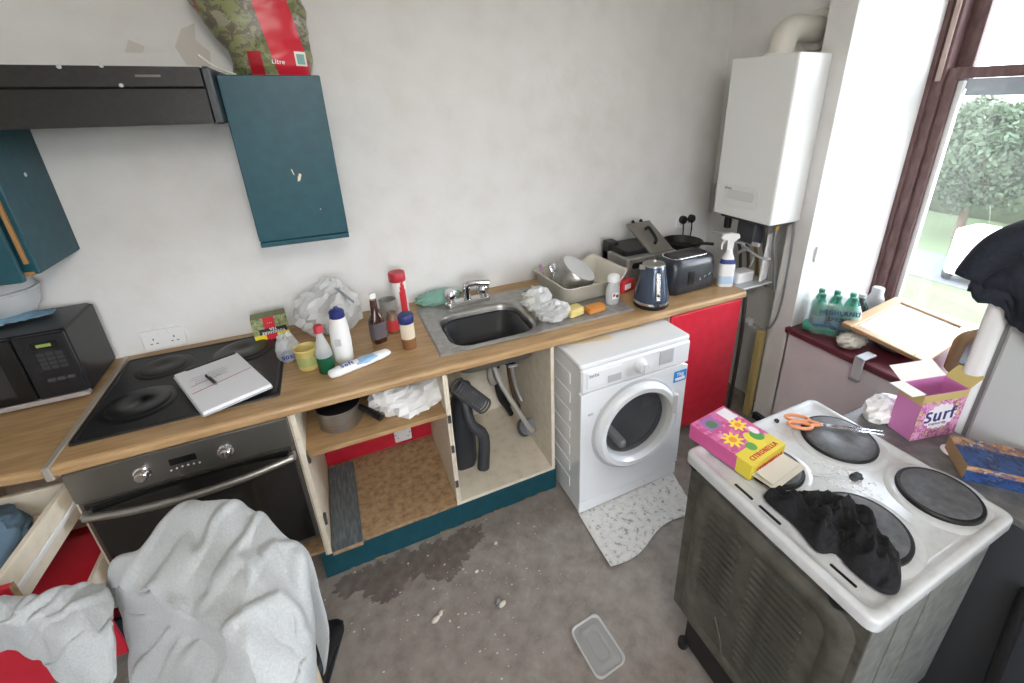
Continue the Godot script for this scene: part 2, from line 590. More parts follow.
# ---------------------------------------------------------------- shell of the room
func room() -> void:
	var w: Material = mats.wall
	var s := st()
	bmm(s, Vector3(-1.45, -0.1, -0.15), Vector3(3.95, 2.95, 0.0), 0.0005)
	var wb := struct("wall_back", s, w)
	s = st()
	var blot := [Vector2(0, 0), Vector2(0.075, -0.005), Vector2(0.085, 0.045), Vector2(0.05, 0.085), Vector2(0.06, 0.14), Vector2(0.015, 0.12), Vector2(-0.02, 0.06)]
	prism(s, blot, 0.0, 0.002, tf(Vector3(0.47, 2.03, 0.0)))
	prism(s, [Vector2(0, 0), Vector2(0.05, 0), Vector2(0.06, 0.02), Vector2(0.02, 0.04)], 0.0, 0.002, tf(Vector3(0.3, 2.07, 0)))
	part(wb, "plaster_patch", s, mats.plaster, "grey patch of bare plaster")
	s = st()
	bmm(s, Vector3(3.188, 1.16, 0.0), Vector3(3.199, 1.36, 0.03), 0.001)
	part(wb, "corner_tape", s, mats.light_grey)
	s = st()
	bmm(s, Vector3(-1.6, -0.1, -0.15), Vector3(-1.45, 2.95, 4.55), 0.0005)
	struct("wall_left", s, w)
	s = st()
	bmm(s, Vector3(-1.6, -0.1, 4.4), Vector3(0.1, 2.95, 4.55), 0.0005)
	bmm(s, Vector3(1.6, -0.1, 4.4), Vector3(3.95, 2.95, 4.55), 0.0005)
	bmm(s, Vector3(0.1, -0.1, 4.4), Vector3(1.6, 0.9, 4.55), 0.0005)
	bmm(s, Vector3(0.1, 2.5, 4.4), Vector3(1.6, 2.95, 4.55), 0.0005)
	struct("wall_front", s, w)
	s = st()
	bmm(s, Vector3(0.1, 0.9, 4.44), Vector3(0.16, 2.5, 4.52), 0.003)
	bmm(s, Vector3(1.54, 0.9, 4.44), Vector3(1.6, 2.5, 4.52), 0.003)
	bmm(s, Vector3(0.82, 0.96, 4.44), Vector3(0.88, 2.44, 4.52), 0.003)
	bmm(s, Vector3(0.16, 0.9, 4.44), Vector3(1.54, 0.96, 4.52), 0.003)
	bmm(s, Vector3(0.16, 2.44, 4.44), Vector3(1.54, 2.5, 4.52), 0.003)
	var w2 := struct("window_2", s, mats.white_plastic)
	for x in [0.16, 0.88]:
		s = st()
		bmm(s, Vector3(x, 0.96, 4.478), Vector3(x + 0.66, 2.44, 4.482), 0.0005)
		part(w2, "pane", s, mats.glass)
	s = st()
	bmm(s, Vector3(-1.6, 2.85, -0.15), Vector3(3.95, 2.97, 4.55), 0.0005)
	struct("ceiling", s, w)
	s = st()
	bmm(s, Vector3(-1.6, -0.12, -0.15), Vector3(3.95, 0.0, 4.55), 0.0005)
	var fl := struct("floor", s, mats.floor)
	# damp stain with its own ragged outline, soaked into the concrete
	var dk := ntex("damp_t", 0.02, [[0.0, c8(92, 82, 76)], [0.5, c8(106, 96, 89)], [1.0, c8(122, 112, 104)]], {"oct": 6, "seed": 21})
	var damp := mt("damp", Color.WHITE, 0.55, 0.0, {"tex": dk, "tri": Vector3(1.5, 1.5, 1.5)})
	var spots := [[0.66, 0.73, 0.07, 0.05], [0.76, 0.745, 0.085, 0.07], [0.87, 0.75, 0.09, 0.075], [0.98, 0.765, 0.095, 0.085], [1.08, 0.775, 0.09, 0.08], [1.16, 0.74, 0.08, 0.06], [0.79, 0.83, 0.07, 0.045], [1.04, 0.85, 0.05, 0.05]]
	for i in spots.size():
		stain(fl, Vector2(spots[i][0], spots[i][1]), Vector2(spots[i][2], spots[i][3]), 5 + i * 3, damp, 0.0004 + i * 0.0001)
	s = st()
	bmm(s, Vector3(3.03, 0.0, 0.72), Vector3(3.06, 0.045, 4.4), 0.004)
	struct("baseboard_right", s, mt("dark_skirting", c8(38, 44, 52), 0.5))

func stain(p: Node3D, c: Vector2, r: Vector2, sd: int, mat: Material, th := 0.0006) -> void:
	var n := noise(sd, 0.9, 4)
	var poly := []
	for i in 120:
		var a := TAU * i / 120
		var d := Vector2(cos(a), sin(a))
		var k := 1.0 + 0.5 * n.get_noise_2d(d.x * 1.6, d.y * 1.6) + 0.2 * n.get_noise_2d(d.x * 3, d.y * 3) + 0.07 * n.get_noise_2d(d.x * 9, d.y * 9)
		poly.append(Vector2(c.x + d.x * r.x * k, -(c.y + d.y * r.y * k)))
	poly.reverse()
	var s := st()
	prism(s, poly, 0.0, th, tf(Vector3.ZERO, -90))
	part(p, "stain", s, mat)

func window_wall() -> void:
	var w: Material = mats.wall
	var s := st()
	# thick stone wall with a deep opening, the boiler's shallow alcove at its near end
	bmm(s, Vector3(3.06, -0.1, 0.70), Vector3(3.92, 2.95, 0.83), 0.001)
	bmm(s, Vector3(3.2, -0.1, 0.0), Vector3(3.92, 2.95, 0.70), 0.0005)
	bmm(s, Vector3(3.06, 2.78, 0.83), Vector3(3.92, 2.95, 2.2), 0.001)
	bmm(s, Vector3(3.06, -0.1, 2.2), Vector3(3.92, 2.95, 4.5), 0.001)
	var wr := struct("wall_right", s, w)
	s = st()
	bmm(s, Vector3(3.06, -0.1, 0.82), Vector3(3.92, 0.655, 2.21), 0.001)
	part(wr, "panel_below_sill", s, mats.wall_grey, "grey-pink painted wall below the window sill")
	# maroon sill board
	s = st()
	bmm(s, Vector3(3.035, 0.655, 0.815), Vector3(3.80, 0.69, 2.2), 0.006)
	var sill := struct("trim_1", s, mats.maroon)
	sill.set_meta("label", "maroon painted window sill board")
	# sash window
	var fr := ntex("frame_t", 0.02, [[0.0, c8(84, 60, 60)], [0.5, c8(104, 78, 77)], [0.9, c8(120, 94, 91)], [1.0, c8(166, 148, 142)]], {"oct": 6, "seed": 13})
	var fm := mt("frame_paint", Color.WHITE, 0.5, 0.0, {"tex": fr, "tri": Vector3(2, 1, 2)})
	s = st()
	bmm(s, Vector3(3.755, 0.69, 0.815), Vector3(3.90, 2.80, 0.895), 0.003)
	bmm(s, Vector3(3.755, 0.69, 2.125), Vector3(3.90, 2.80, 2.205), 0.003)
	bmm(s, Vector3(3.755, 2.70, 0.895), Vector3(3.90, 2.80, 2.125), 0.003)
	var win := struct("window_1", s, fm)
	s = st()
	bmm(s, Vector3(3.742, 1.94, 0.862), Vector3(3.756, 2.70, 0.884), 0.003)
	part(win, "staff_bead", s, mt("worn_bead", c8(176, 156, 148), 0.7))
	s = st()
	bmm(s, Vector3(3.74, 0.69, 0.818), Vector3(3.757, 2.70, 0.85), 0.003)
	part(win, "architrave", s, fm)
	# lower sash (inside), upper sash (outside)
	s = st()
	bmm(s, Vector3(3.775, 0.70, 0.895), Vector3(3.82, 2.0, 0.94), 0.003)
	bmm(s, Vector3(3.775, 0.70, 2.08), Vector3(3.82, 2.0, 2.125), 0.003)
	bmm(s, Vector3(3.775, 1.95, 0.94), Vector3(3.82, 2.0, 2.08), 0.003)
	var ls := part(win, "lower_sash", s, fm)
	s = st()
	bmm(s, Vector3(3.775, 0.70, 0.94), Vector3(3.82, 0.745, 2.08), 0.003)
	part(ls, "bottom_rail", s, mt("rail_paint", c8(166, 158, 150), 0.5))
	s = st()
	bmm(s, Vector3(3.80, 0.745, 0.94), Vector3(3.83, 1.94, 0.965), 0.002)
	part(ls, "white_bead", s, mats.white_plastic)
	s = st()
	bmm(s, Vector3(3.798, 0.745, 0.94), Vector3(3.802, 1.95, 2.08), 0.0005)
	part(ls, "pane", s, mats.glass)
	s = st()
	bmm(s, Vector3(3.835, 1.90, 0.895), Vector3(3.88, 2.70, 0.965), 0.003)
	bmm(s, Vector3(3.835, 1.90, 2.06), Vector3(3.88, 2.70, 2.125), 0.003)
	bmm(s, Vector3(3.835, 2.65, 0.965), Vector3(3.88, 2.70, 2.06), 0.003)
	var us := part(win, "upper_sash", s, fm)
	s = st()
	bmm(s, Vector3(3.835, 1.87, 0.965), Vector3(3.88, 1.95, 2.06), 0.003)
	part(us, "meeting_rail", s, mt("grey_rail", c8(142, 150, 158), 0.5))
	s = st()
	bmm(s, Vector3(3.856, 1.95, 0.965), Vector3(3.860, 2.65, 2.06), 0.0005)
	part(us, "pane", s, mats.glass)
	# socket plate on the bright reveal
	socket_plate("white double socket on the bright window reveal above the bottles", Vector3(3.205, 1.105, 0.83), 0.0, 0.15)
	# small black and white socket behind the toaster with two black plugs
	var t := socket_plate("white double socket with two black plugs on the back wall", Vector3(2.985, 1.125, 0.0), 0.0, 0.15)
	for k in [-1, 1]:
		s = st()
		disc(s, 0.027, 0.03, tf(Vector3(k * 0.036, 0.015, 0.009), 90), 16, 0.004)
		var pl := part(t, "plug", s, mats.black_plastic)
		s = st()
		var end := Vector3(k * 0.02 - 0.02, -0.17, 0.07)
		tube(s, [Vector3(k * 0.036, 0.0, 0.03), Vector3(k * 0.036 - 0.005, -0.05, 0.04), Vector3(k * 0.03 - 0.01, -0.11, 0.045), end], 0.004, 6)
		part(pl, "cable", s, mats.black_rubber)
	t = socket_plate("grubby white double socket low on the wall behind the hob", Vector3(0.115, 0.965, 0.0), 0.0, 0.15)

func socket_plate(label: String, at: Vector3, turn: float, w: float) -> Node3D:
	var t := thing("wall_socket", label, "socket", at, turn)
	var s := st()
	rbox(s, Vector3.ZERO, Vector3(w, 0.012, 0.088), 0.008, 0.003, tf(Vector3(0, 0, 0.006), 90))
	part(t, "plate", s, mats.white_plastic)
	for k in [-1, 1]:
		s = st()
		bx(s, Vector3(k * 0.012 + k * 0.004, 0.027, 0.013), Vector3(0.011, 0.018, 0.004), 0.001)
		part(t, "switch", s, mats.white_plastic)
		s = st()
		bx(s, Vector3(k * 0.036, 0.004, 0.0122), Vector3(0.004, 0.009, 0.001), 0.0003)
		bx(s, Vector3(k * 0.036 - 0.01, -0.016, 0.0122), Vector3(0.008, 0.004, 0.001), 0.0003)
		bx(s, Vector3(k * 0.036 + 0.01, -0.016, 0.0122), Vector3(0.008, 0.004, 0.001), 0.0003)
		part(t, "pin_holes", s, mats.dark_grey)
	return t

# ---------------------------------------------------------------- what shows through the window
func outside() -> void:
	var gr := ntex("lawn_t", 0.03, [[0.0, c8(66, 78, 46)], [0.5, c8(76, 88, 54)], [1.0, c8(86, 98, 64)]], {"oct": 5, "seed": 17})
	var lawn := mt("lawn", Color.WHITE, 0.95, 0.0, {"tex": gr, "tri": Vector3(0.25, 0.25, 0.25)})
	var s := st()
	bmm(s, Vector3(4.5, -4.6, -60), Vector3(90, -4.2, 60), 0.01)
	var o := single("lawn", "pale green mown lawn outside below the window", "lawn", s, lawn)
	s = st()
	bmm(s, Vector3(19.5, -4.199, -60), Vector3(23.0, -4.17, 60), 0.01)
	single("road", "grey tarmac road crossing the lawn outside the window", "road", s, mt("tarmac", c8(84, 85, 88), 0.9))
	var rg := RandomNumberGenerator.new()
	rg.seed = 77
	var greens := [c8(70, 84, 58), c8(80, 94, 68), c8(62, 76, 54)]
	var looks := ["broad green tree", "tall pale green tree", "dark leafy tree", "round bushy tree", "wide hedge-like tree", "thin green tree", "spreading green tree"]
	var wheres := ["behind the white van", "just beyond the road", "at the far verge", "deep behind the road", "along the lawn edge", "near the meeting rail view", "past the verge"]
	for k in 5:
		var at := Vector3(26.5 + 1.0 * (k % 2), -4.2, -18.0 + k * 5.2)
		var h := 5.8 + rg.randf() * 2.2
		var t := thing("garden_tree", "%s %s outside the window" % [looks[k], wheres[k]], "tree", at, 0.0, "trees outside the window")
		s = st()
		tube(s, [Vector3.ZERO, Vector3(0.1, h * 0.3, 0), Vector3(0, h * 0.62, 0.1)], 0.22, 8, 4, 0.08)
		part(t, "trunk", s, mt("bark", c8(86, 74, 62), 0.9))
		s = st()
		s.set_smooth_group(-1)
		var n := noise(40 + k, 0.5, 2)
		for i in 5200:
			var d := Vector3(rg.randfn(), rg.randfn(), rg.randfn()).normalized()
			var rad := (0.72 + 0.28 * rg.randf()) * (1.0 + 0.35 * n.get_noise_3dv(d * 3.0))
			var p := Vector3(0, h * 0.62, 0) + d * Vector3(2.1, h * 0.4, 2.1) * rad
			var a := Vector3(rg.randfn(), rg.randfn(), rg.randfn()).normalized() * 0.14
			var b := a.cross(Vector3(rg.randfn(), rg.randfn(), rg.randfn())).normalized() * 0.075
			quad(s, p - a, p + b, p + a, p - b)
		var cr := part(t, "crown", s, mt("leaf%d" % (k % 3), greens[k % 3], 0.8, 0.0, {"two": true, "back": c8(40, 50, 30)}))
		cr.set_meta("kind", "stuff")
	# a hedge bank closes the view below the trees
	s = st()
	var hn := noise(5, 0.6, 4)
	var rings := []
	for i in 60:
		var z := -30.0 + i * 0.7
		var ring := PackedVector3Array()
		for q in 12:
			var a := PI * q / 11.0
			var rr := 1.0 + 0.25 * hn.get_noise_2d(i * 1.3, q * 1.7)
			ring.append(Vector3(33.0 + cos(a) * 1.6 * rr, -4.2 + sin(a) * 5.2 * rr, z))
		rings.append(ring)
	loft(s, rings)
	var hd := ntex("hedge_t", 0.06, [[0.0, c8(52, 64, 44)], [0.5, c8(74, 88, 62)], [1.0, c8(98, 110, 84)]], {"oct": 6, "seed": 27})
	single("hedge", "tall clipped green hedge closing the view outside the window", "hedge", s, mt("hedge", Color.WHITE, 0.95, 0.0, {"tex": hd, "tri": Vector3(0.3, 0.3, 0.3)}))
	# white van on the road
	var v := thing("van", "white van parked on the road outside the window", "van", Vector3(20.5, -4.168, -4.3), PI / 2)
	v.scale = Vector3.ONE * 0.85
	s = st()
	rbox(s, Vector3(0, 1.25, 0), Vector3(1.9, 1.9, 1.7), 0.15, 0.12)
	part(v, "body", s, mats.white_plastic)
	s = st()
	rbox(s, Vector3(0, 0.85, 1.75), Vector3(1.9, 1.1, 1.9), 0.2, 0.15)
	part(v, "bonnet", s, mats.white_plastic)
	s = st()
	bmm(s, Vector3(-0.97, 1.3, 0.9), Vector3(0.97, 1.95, 1.6), 0.15)
	part(v, "cab_glass", s, mats.dark_grey)
	for k in [[-0.85, -0.5], [-0.85, 2.0], [0.85, -0.5], [0.85, 2.0]]:
		s = st()
		disc(s, 0.32, 0.2, tf(Vector3(k[0] + 0.1, 0.32, k[1]), 0, 0, 90), 20, 0.02)
		part(v, "wheel", s, mats.black_rubber)

# ---------------------------------------------------------------- base units, worktops, oven
func worktop_shape(s: SurfaceTool, x0: float, x1: float, z0a: float, za: float, zb: float) -> void:
	# postformed front edge: profile in (z, y) swept from x0 to x1
	var prof := [Vector2(0, 0.87), Vector2(-0.02, 0.87), Vector2(-0.006, 0.873), Vector2(0.0, 0.880), Vector2(0.0, 0.897), Vector2(-0.004, 0.906), Vector2(-0.012, 0.91)]
	var rings := []
	for e in [[x0, za], [x1, zb]]:
		var r := PackedVector3Array()
		for i in range(1, prof.size()):
			r.append(Vector3(e[0], prof[i].y, e[1] + prof[i].x))
		r.append(Vector3(e[0], 0.91, z0a))
		r.append(Vector3(e[0], 0.87, z0a))
		rings.append(r)
	rings.reverse()
	for r in rings:
		r.reverse()
	loft(s, rings, true, true, false)

func base_units() -> void:
	var s := st()
	# long oak worktop with a rectangular hole for the sink bowl: made of four joined lengths
	worktop_shape(s, -0.018, 1.22, 0.0, 0.711, 0.711)
	worktop_shape(s, 1.64, 2.81, 0.0, 0.711, 0.711)
	bmm(s, Vector3(1.2195, 0.87, 0.0), Vector3(1.6405, 0.91, 0.235), 0.0005)
	worktop_shape(s, 1.2195, 1.6405, 0.60, 0.711, 0.711)
	var wt := thing("worktop", "long oak-effect worktop running from hob to boiler", "worktop", Vector3.ZERO)
	part(wt, "board", s, mats.oak)
	s = st()
	bmm(s, Vector3(2.81, 0.868, 0.0), Vector3(2.815, 0.912, 0.70), 0.001)
	part(wt, "end_cap", s, mats.light_grey)
	s = st()
	worktop_shape(s, -1.25, -0.036, 0.0, 0.50, 0.711)
	single("worktop", "shorter oak-effect worktop under the black microwave", "worktop", s, mats.oak)
	s = st()
	bmm(s, Vector3(-0.037, 0.866, 0.0), Vector3(-0.017, 0.914, 0.716), 0.003)
	single("joint_strip", "pale grey metal strip joining the two oak worktops", "strip", s, mt("strip_metal", c8(168, 160, 148), 0.5, 0.3))

	# ---- oven
	var t := thing("built_in_oven", "stainless steel built-in oven with black glass door under the hob", "oven", Vector3(-0.012, 0.275, 0.0))
	s = st()
	bmm(s, Vector3(0.004, 0.0, 0.15), Vector3(0.596, 0.595, 0.685), 0.003)
	part(t, "body", s, mats.dark_grey)
	s = st()
	bmm(s, Vector3(0, 0.475, 0.685), Vector3(0.6, 0.592, 0.703), 0.004)
	var pn := part(t, "control_panel", s, mt("oven_steel", c8(126, 124, 118), 0.36, 0.85))
	for x in [0.18, 0.405]:
		s = st()
		lathe(s, [Vector2(0, 0), Vector2(0.024, 0), Vector2(0.024, 0.004), Vector2(0.019, 0.006), Vector2(0.017, 0.024), Vector2(0.014, 0.027), Vector2(0, 0.027)], tf(Vector3(x, 0.527, 0.703), 90), 20)
		bx(s, Vector3(x, 0.527, 0.729), Vector3(0.005, 0.03, 0.006), 0.001)
		part(pn, "knob", s, mats.chrome)
	s = st()
	bmm(s, Vector3(0.252, 0.525, 0.7025), Vector3(0.325, 0.55, 0.7045), 0.001)
	part(pn, "display", s, mats.black_gloss)
	for i in 6:
		s = st()
		disc(s, 0.0032, 0.003, tf(Vector3(0.25 + i * 0.0155, 0.508 + 0.004 * sin(i * 0.6), 0.703), 90), 8, 0.0005)
		part(pn, "button", s, mats.light_grey)
	s = st()
	bmm(s, Vector3(0, 0.0, 0.685), Vector3(0.6, 0.47, 0.692), 0.003)
	var dr := part(t, "door", s, mt("oven_trim", c8(120, 116, 110), 0.35, 0.85))
	s = st()
	bmm(s, Vector3(0.012, 0.018, 0.692), Vector3(0.588, 0.462, 0.698), 0.002)
	part(dr, "glass", s, mt("oven_glass", c8(26, 26, 25), 0.12, 0.0, {"coat": 0.4}))
	s = st()
	tube(s, [Vector3(0.012, 0.428, 0.715), Vector3(0.15, 0.424, 0.742), Vector3(0.3, 0.422, 0.75), Vector3(0.45, 0.424, 0.742), Vector3(0.588, 0.428, 0.715)], 0.013, 12, 6, -1.0, 1.0)
	part(dr, "handle", s, mats.steel)
	for x in [0.014, 0.586]:
		s = st()
		bmm(s, Vector3(x - 0.012, 0.415, 0.69), Vector3(x + 0.012, 0.442, 0.722), 0.004)
		part(dr, "handle_post", s, mats.steel)
	# oven housing below
	var h := thing("oven_housing", "cream oven housing panels under the steel oven", "cabinet", Vector3.ZERO)
	s = st()
	bmm(s, Vector3(-0.0165, 0.15, 0.15), Vector3(-0.0125, 0.868, 0.68), 0.001)
	part(h, "side_panel", s, mats.cream)
	s = st()
	bmm(s, Vector3(0.5885, 0.15, 0.15), Vector3(0.592, 0.868, 0.68), 0.001)
	part(h, "side_panel", s, mats.cream)
	s = st()
	bmm(s, Vector3(-0.012, 0.15, 0.15), Vector3(0.588, 0.168, 0.66), 0.001)
	part(h, "bottom_panel", s, mats.chipboard)

	# ---- open cabinet with a shelf
	t = thing("open_cabinet", "doorless cream cabinet with an oak shelf beside the oven", "cabinet", Vector3.ZERO)
	s = st()
	bmm(s, Vector3(0.594, 0.15, 0.15), Vector3(0.612, 0.869, 0.681), 0.001)
	var pl := part(t, "side_panel", s, mats.cream)
	for y in [0.30, 0.62]:
		s = st()
		bmm(s, Vector3(0.612, y, 0.645), Vector3(0.622, y + 0.045, 0.672), 0.002)
		part(pl, "hinge_plate", s, mats.dark_steel)
	s = st()
	bmm(s, Vector3(1.146, 0.15, 0.15), Vector3(1.155, 0.869, 0.681), 0.001)
	part(t, "side_panel", s, mats.cream)
	s = st()
	bmm(s, Vector3(0.612, 0.15, 0.16), Vector3(1.146, 0.168, 0.681), 0.001)
	part(t, "bottom_panel", s, mats.chipboard)
	s = st()
	bmm(s, Vector3(0.612, 0.645, 0.17), Vector3(1.146, 0.665, 0.668), 0.001)
	part(t, "shelf", s, mats.oak_shelf)
	s = st()
	bmm(s, Vector3(0.612, 0.26, 0.15), Vector3(1.146, 0.869, 0.158), 0.0005)
	part(t, "back_panel", s, mats.cream)
	s = st()
	bmm(s, Vector3(0.612, 0.168, 0.15), Vector3(1.146, 0.262, 0.16), 0.001)
	part(t, "back_rail", s, mats.red, "dark red back rail")
	# white spur socket in the cabinet
	var k := socket_plate("small white switch plate inside the open cabinet", Vector3(0.995, 0.235, 0.16), 0.0, 0.088)

	# ---- sink base
	t = thing("sink_cabinet", "doorless cream cabinet full of pipes under the sink", "cabinet", Vector3.ZERO)
	s = st()
	bmm(s, Vector3(1.156, 0.15, 0.10), Vector3(1.166, 0.869, 0.681), 0.001)
	pl = part(t, "side_panel", s, mats.cream)
	for y in [0.26, 0.46, 0.62]:
		s = st()
		bmm(s, Vector3(1.148, y, 0.681), Vector3(1.162, y + 0.04, 0.685), 0.001)
		part(pl, "hinge_plate", s, mats.dark_steel)
	s = st()
	bmm(s, Vector3(1.636, 0.15, 0.10), Vector3(1.654, 0.869, 0.681), 0.001)
	part(t, "side_panel", s, mats.cream)
	s = st()
	bmm(s, Vector3(1.166, 0.15, 0.10), Vector3(1.636, 0.168, 0.681), 0.001)
	part(t, "bottom_panel", s, mats.cream)
	s = st()
	bmm(s, Vector3(1.166, 0.168, 0.10), Vector3(1.636, 0.869, 0.106), 0.001)
	part(t, "back_panel", s, mats.cream)

	# plinth
	s = st()
	bmm(s, Vector3(0.565, 0.0, 0.643), Vector3(1.67, 0.148, 0.661), 0.002)
	var pt := single("plinth", "teal plinth board along the floor under the open cabinets", "plinth", s, mats.teal)
	s = st()
	var rg := RandomNumberGenerator.new()
	rg.seed = 4
	for i in 34:
		var x := 0.6 + rg.randf() * 1.0
		var y := 0.004 if rg.randf() < 0.7 else 0.142
		bx(s, Vector3(x, y, 0.662), Vector3(0.006 + rg.randf() * 0.02, 0.004 + rg.randf() * 0.006, 0.0014), 0.0004)
	part(pt, "chipped_edges", s, mats.chipboard).set_meta("kind", "stuff")

	# ---- red cabinet at the end
	t = thing("end_cabinet", "bright red base cabinet between washing machine and boiler pipes", "cabinet", Vector3.ZERO)
	s = st()
	bmm(s, Vector3(2.31, 0.15, 0.10), Vector3(2.775, 0.868, 0.68), 0.001)
	part(t, "body", s, mats.cream)
	s = st()
	bmm(s, Vector3(2.312, 0.12, 0.681), Vector3(2.798, 0.862, 0.699), 0.003)
	part(t, "door", s, mats.red)

	# ---- drawer unit at the far end
	t = thing("drawer_unit", "red-fronted drawer unit with drawers pulled out under the microwave worktop", "cabinet", Vector3.ZERO)
	s = st()
	bmm(s, Vector3(-0.034, 0.15, 0.05), Vector3(-0.0175, 0.869, 0.66), 0.001)
	part(t, "side_panel", s, mats.cream)
	s = st()
	bmm(s, Vector3(-0.55, 0.15, 0.05), Vector3(-0.535, 0.869, 0.50), 0.001)
	part(t, "side_panel", s, mats.cream)
	s = st()
	bmm(s, Vector3(-0.535, 0.15, 0.05), Vector3(-0.034, 0.165, 0.60), 0.001)
	part(t, "bottom_panel", s, mats.red)
	s = st()
	bmm(s, Vector3(-0.535, 0.165, 0.05), Vector3(-0.034, 0.869, 0.06), 0.001)
	part(t, "back_panel", s, mats.cream)
	# upper drawer: cream box pulled right out
	var d := Node3D.new()
	d.name = "drawer"
	t.add_child(d, true)
	d.position = Vector3(-0.065, 0.66, 0.97)
	d.rotation.y = deg_to_rad(-3)
	s = st()
	bmm(s, Vector3(-0.018, 0.0, -0.40), Vector3(0.0, 0.12, 0.0), 0.002)
	part(d, "drawer_side", s, mats.cream)
	s = st()
	bmm(s, Vector3(-0.42, 0.0, -0.40), Vector3(-0.402, 0.12, 0.0), 0.002)
	part(d, "drawer_side", s, mats.cream)
	s = st()
	bmm(s, Vector3(-0.401, 0.01, -0.40), Vector3(-0.019, 0.10, -0.385), 0.002)
	part(d, "drawer_back", s, mats.cream)
	s = st()
	bmm(s, Vector3(-0.401, 0.004, -0.384), Vector3(-0.019, 0.010, 0.0), 0.001)
	part(d, "drawer_bottom", s, mats.cream)
	s = st()
	bmm(s, Vector3(0.0005, 0.048, -0.40), Vector3(0.008, 0.064, -0.01), 0.002)
	part(d, "runner", s, mats.white_plastic)
	s = st()
	bmm(s, Vector3(-0.47, -0.07, 0.001), Vector3(0.03, 0.115, 0.019), 0.003)
	var ff := part(d, "drawer_front", s, mats.red)
	s = st()
	bmm(s, Vector3(0.0302, -0.07, 0.001), Vector3(0.0315, 0.115, 0.019), 0.0005)
	part(ff, "bare_edge", s, mats.chipboard)
	# lower deep drawer
	d = Node3D.new()
	d.name = "drawer"
	t.add_child(d, true)
	d.position = Vector3(-0.05, 0.38, 0.76)
	s = st()
	bmm(s, Vector3(-0.014, 0.0, -0.30), Vector3(0.0, 0.09, 0.0), 0.002)
	part(d, "drawer_side", s, mats.cream)
	s = st()
	bmm(s, Vector3(-0.45, 0.04, -0.30), Vector3(-0.015, 0.065, -0.001), 0.004)
	part(d, "drawer_lining", s, mats.red)
	s = st()
	bmm(s, Vector3(-0.48, -0.22, 0.001), Vector3(0.02, 0.075, 0.018), 0.003)
	part(d, "drawer_front", s, mats.red)
	s = st()
	bmm(s, Vector3(-0.9, 0.0, 0.60), Vector3(-0.02, 0.148, 0.616), 0.002)
	single("plinth", "short teal plinth below the red drawers", "plinth", s, mats.teal)
	# things in the drawer
	s = st()
	blob(s, Vector3(-0.26, 0.72, 0.76), Vector3(0.12, 0.05, 0.16), 0.35, 0.22, 91, 0.672)
	single("cloth", "crumpled pale blue cloth stuffed in the open drawer", "cloth", s, mt("blue_cloth", c8(120, 150, 176), 0.9))

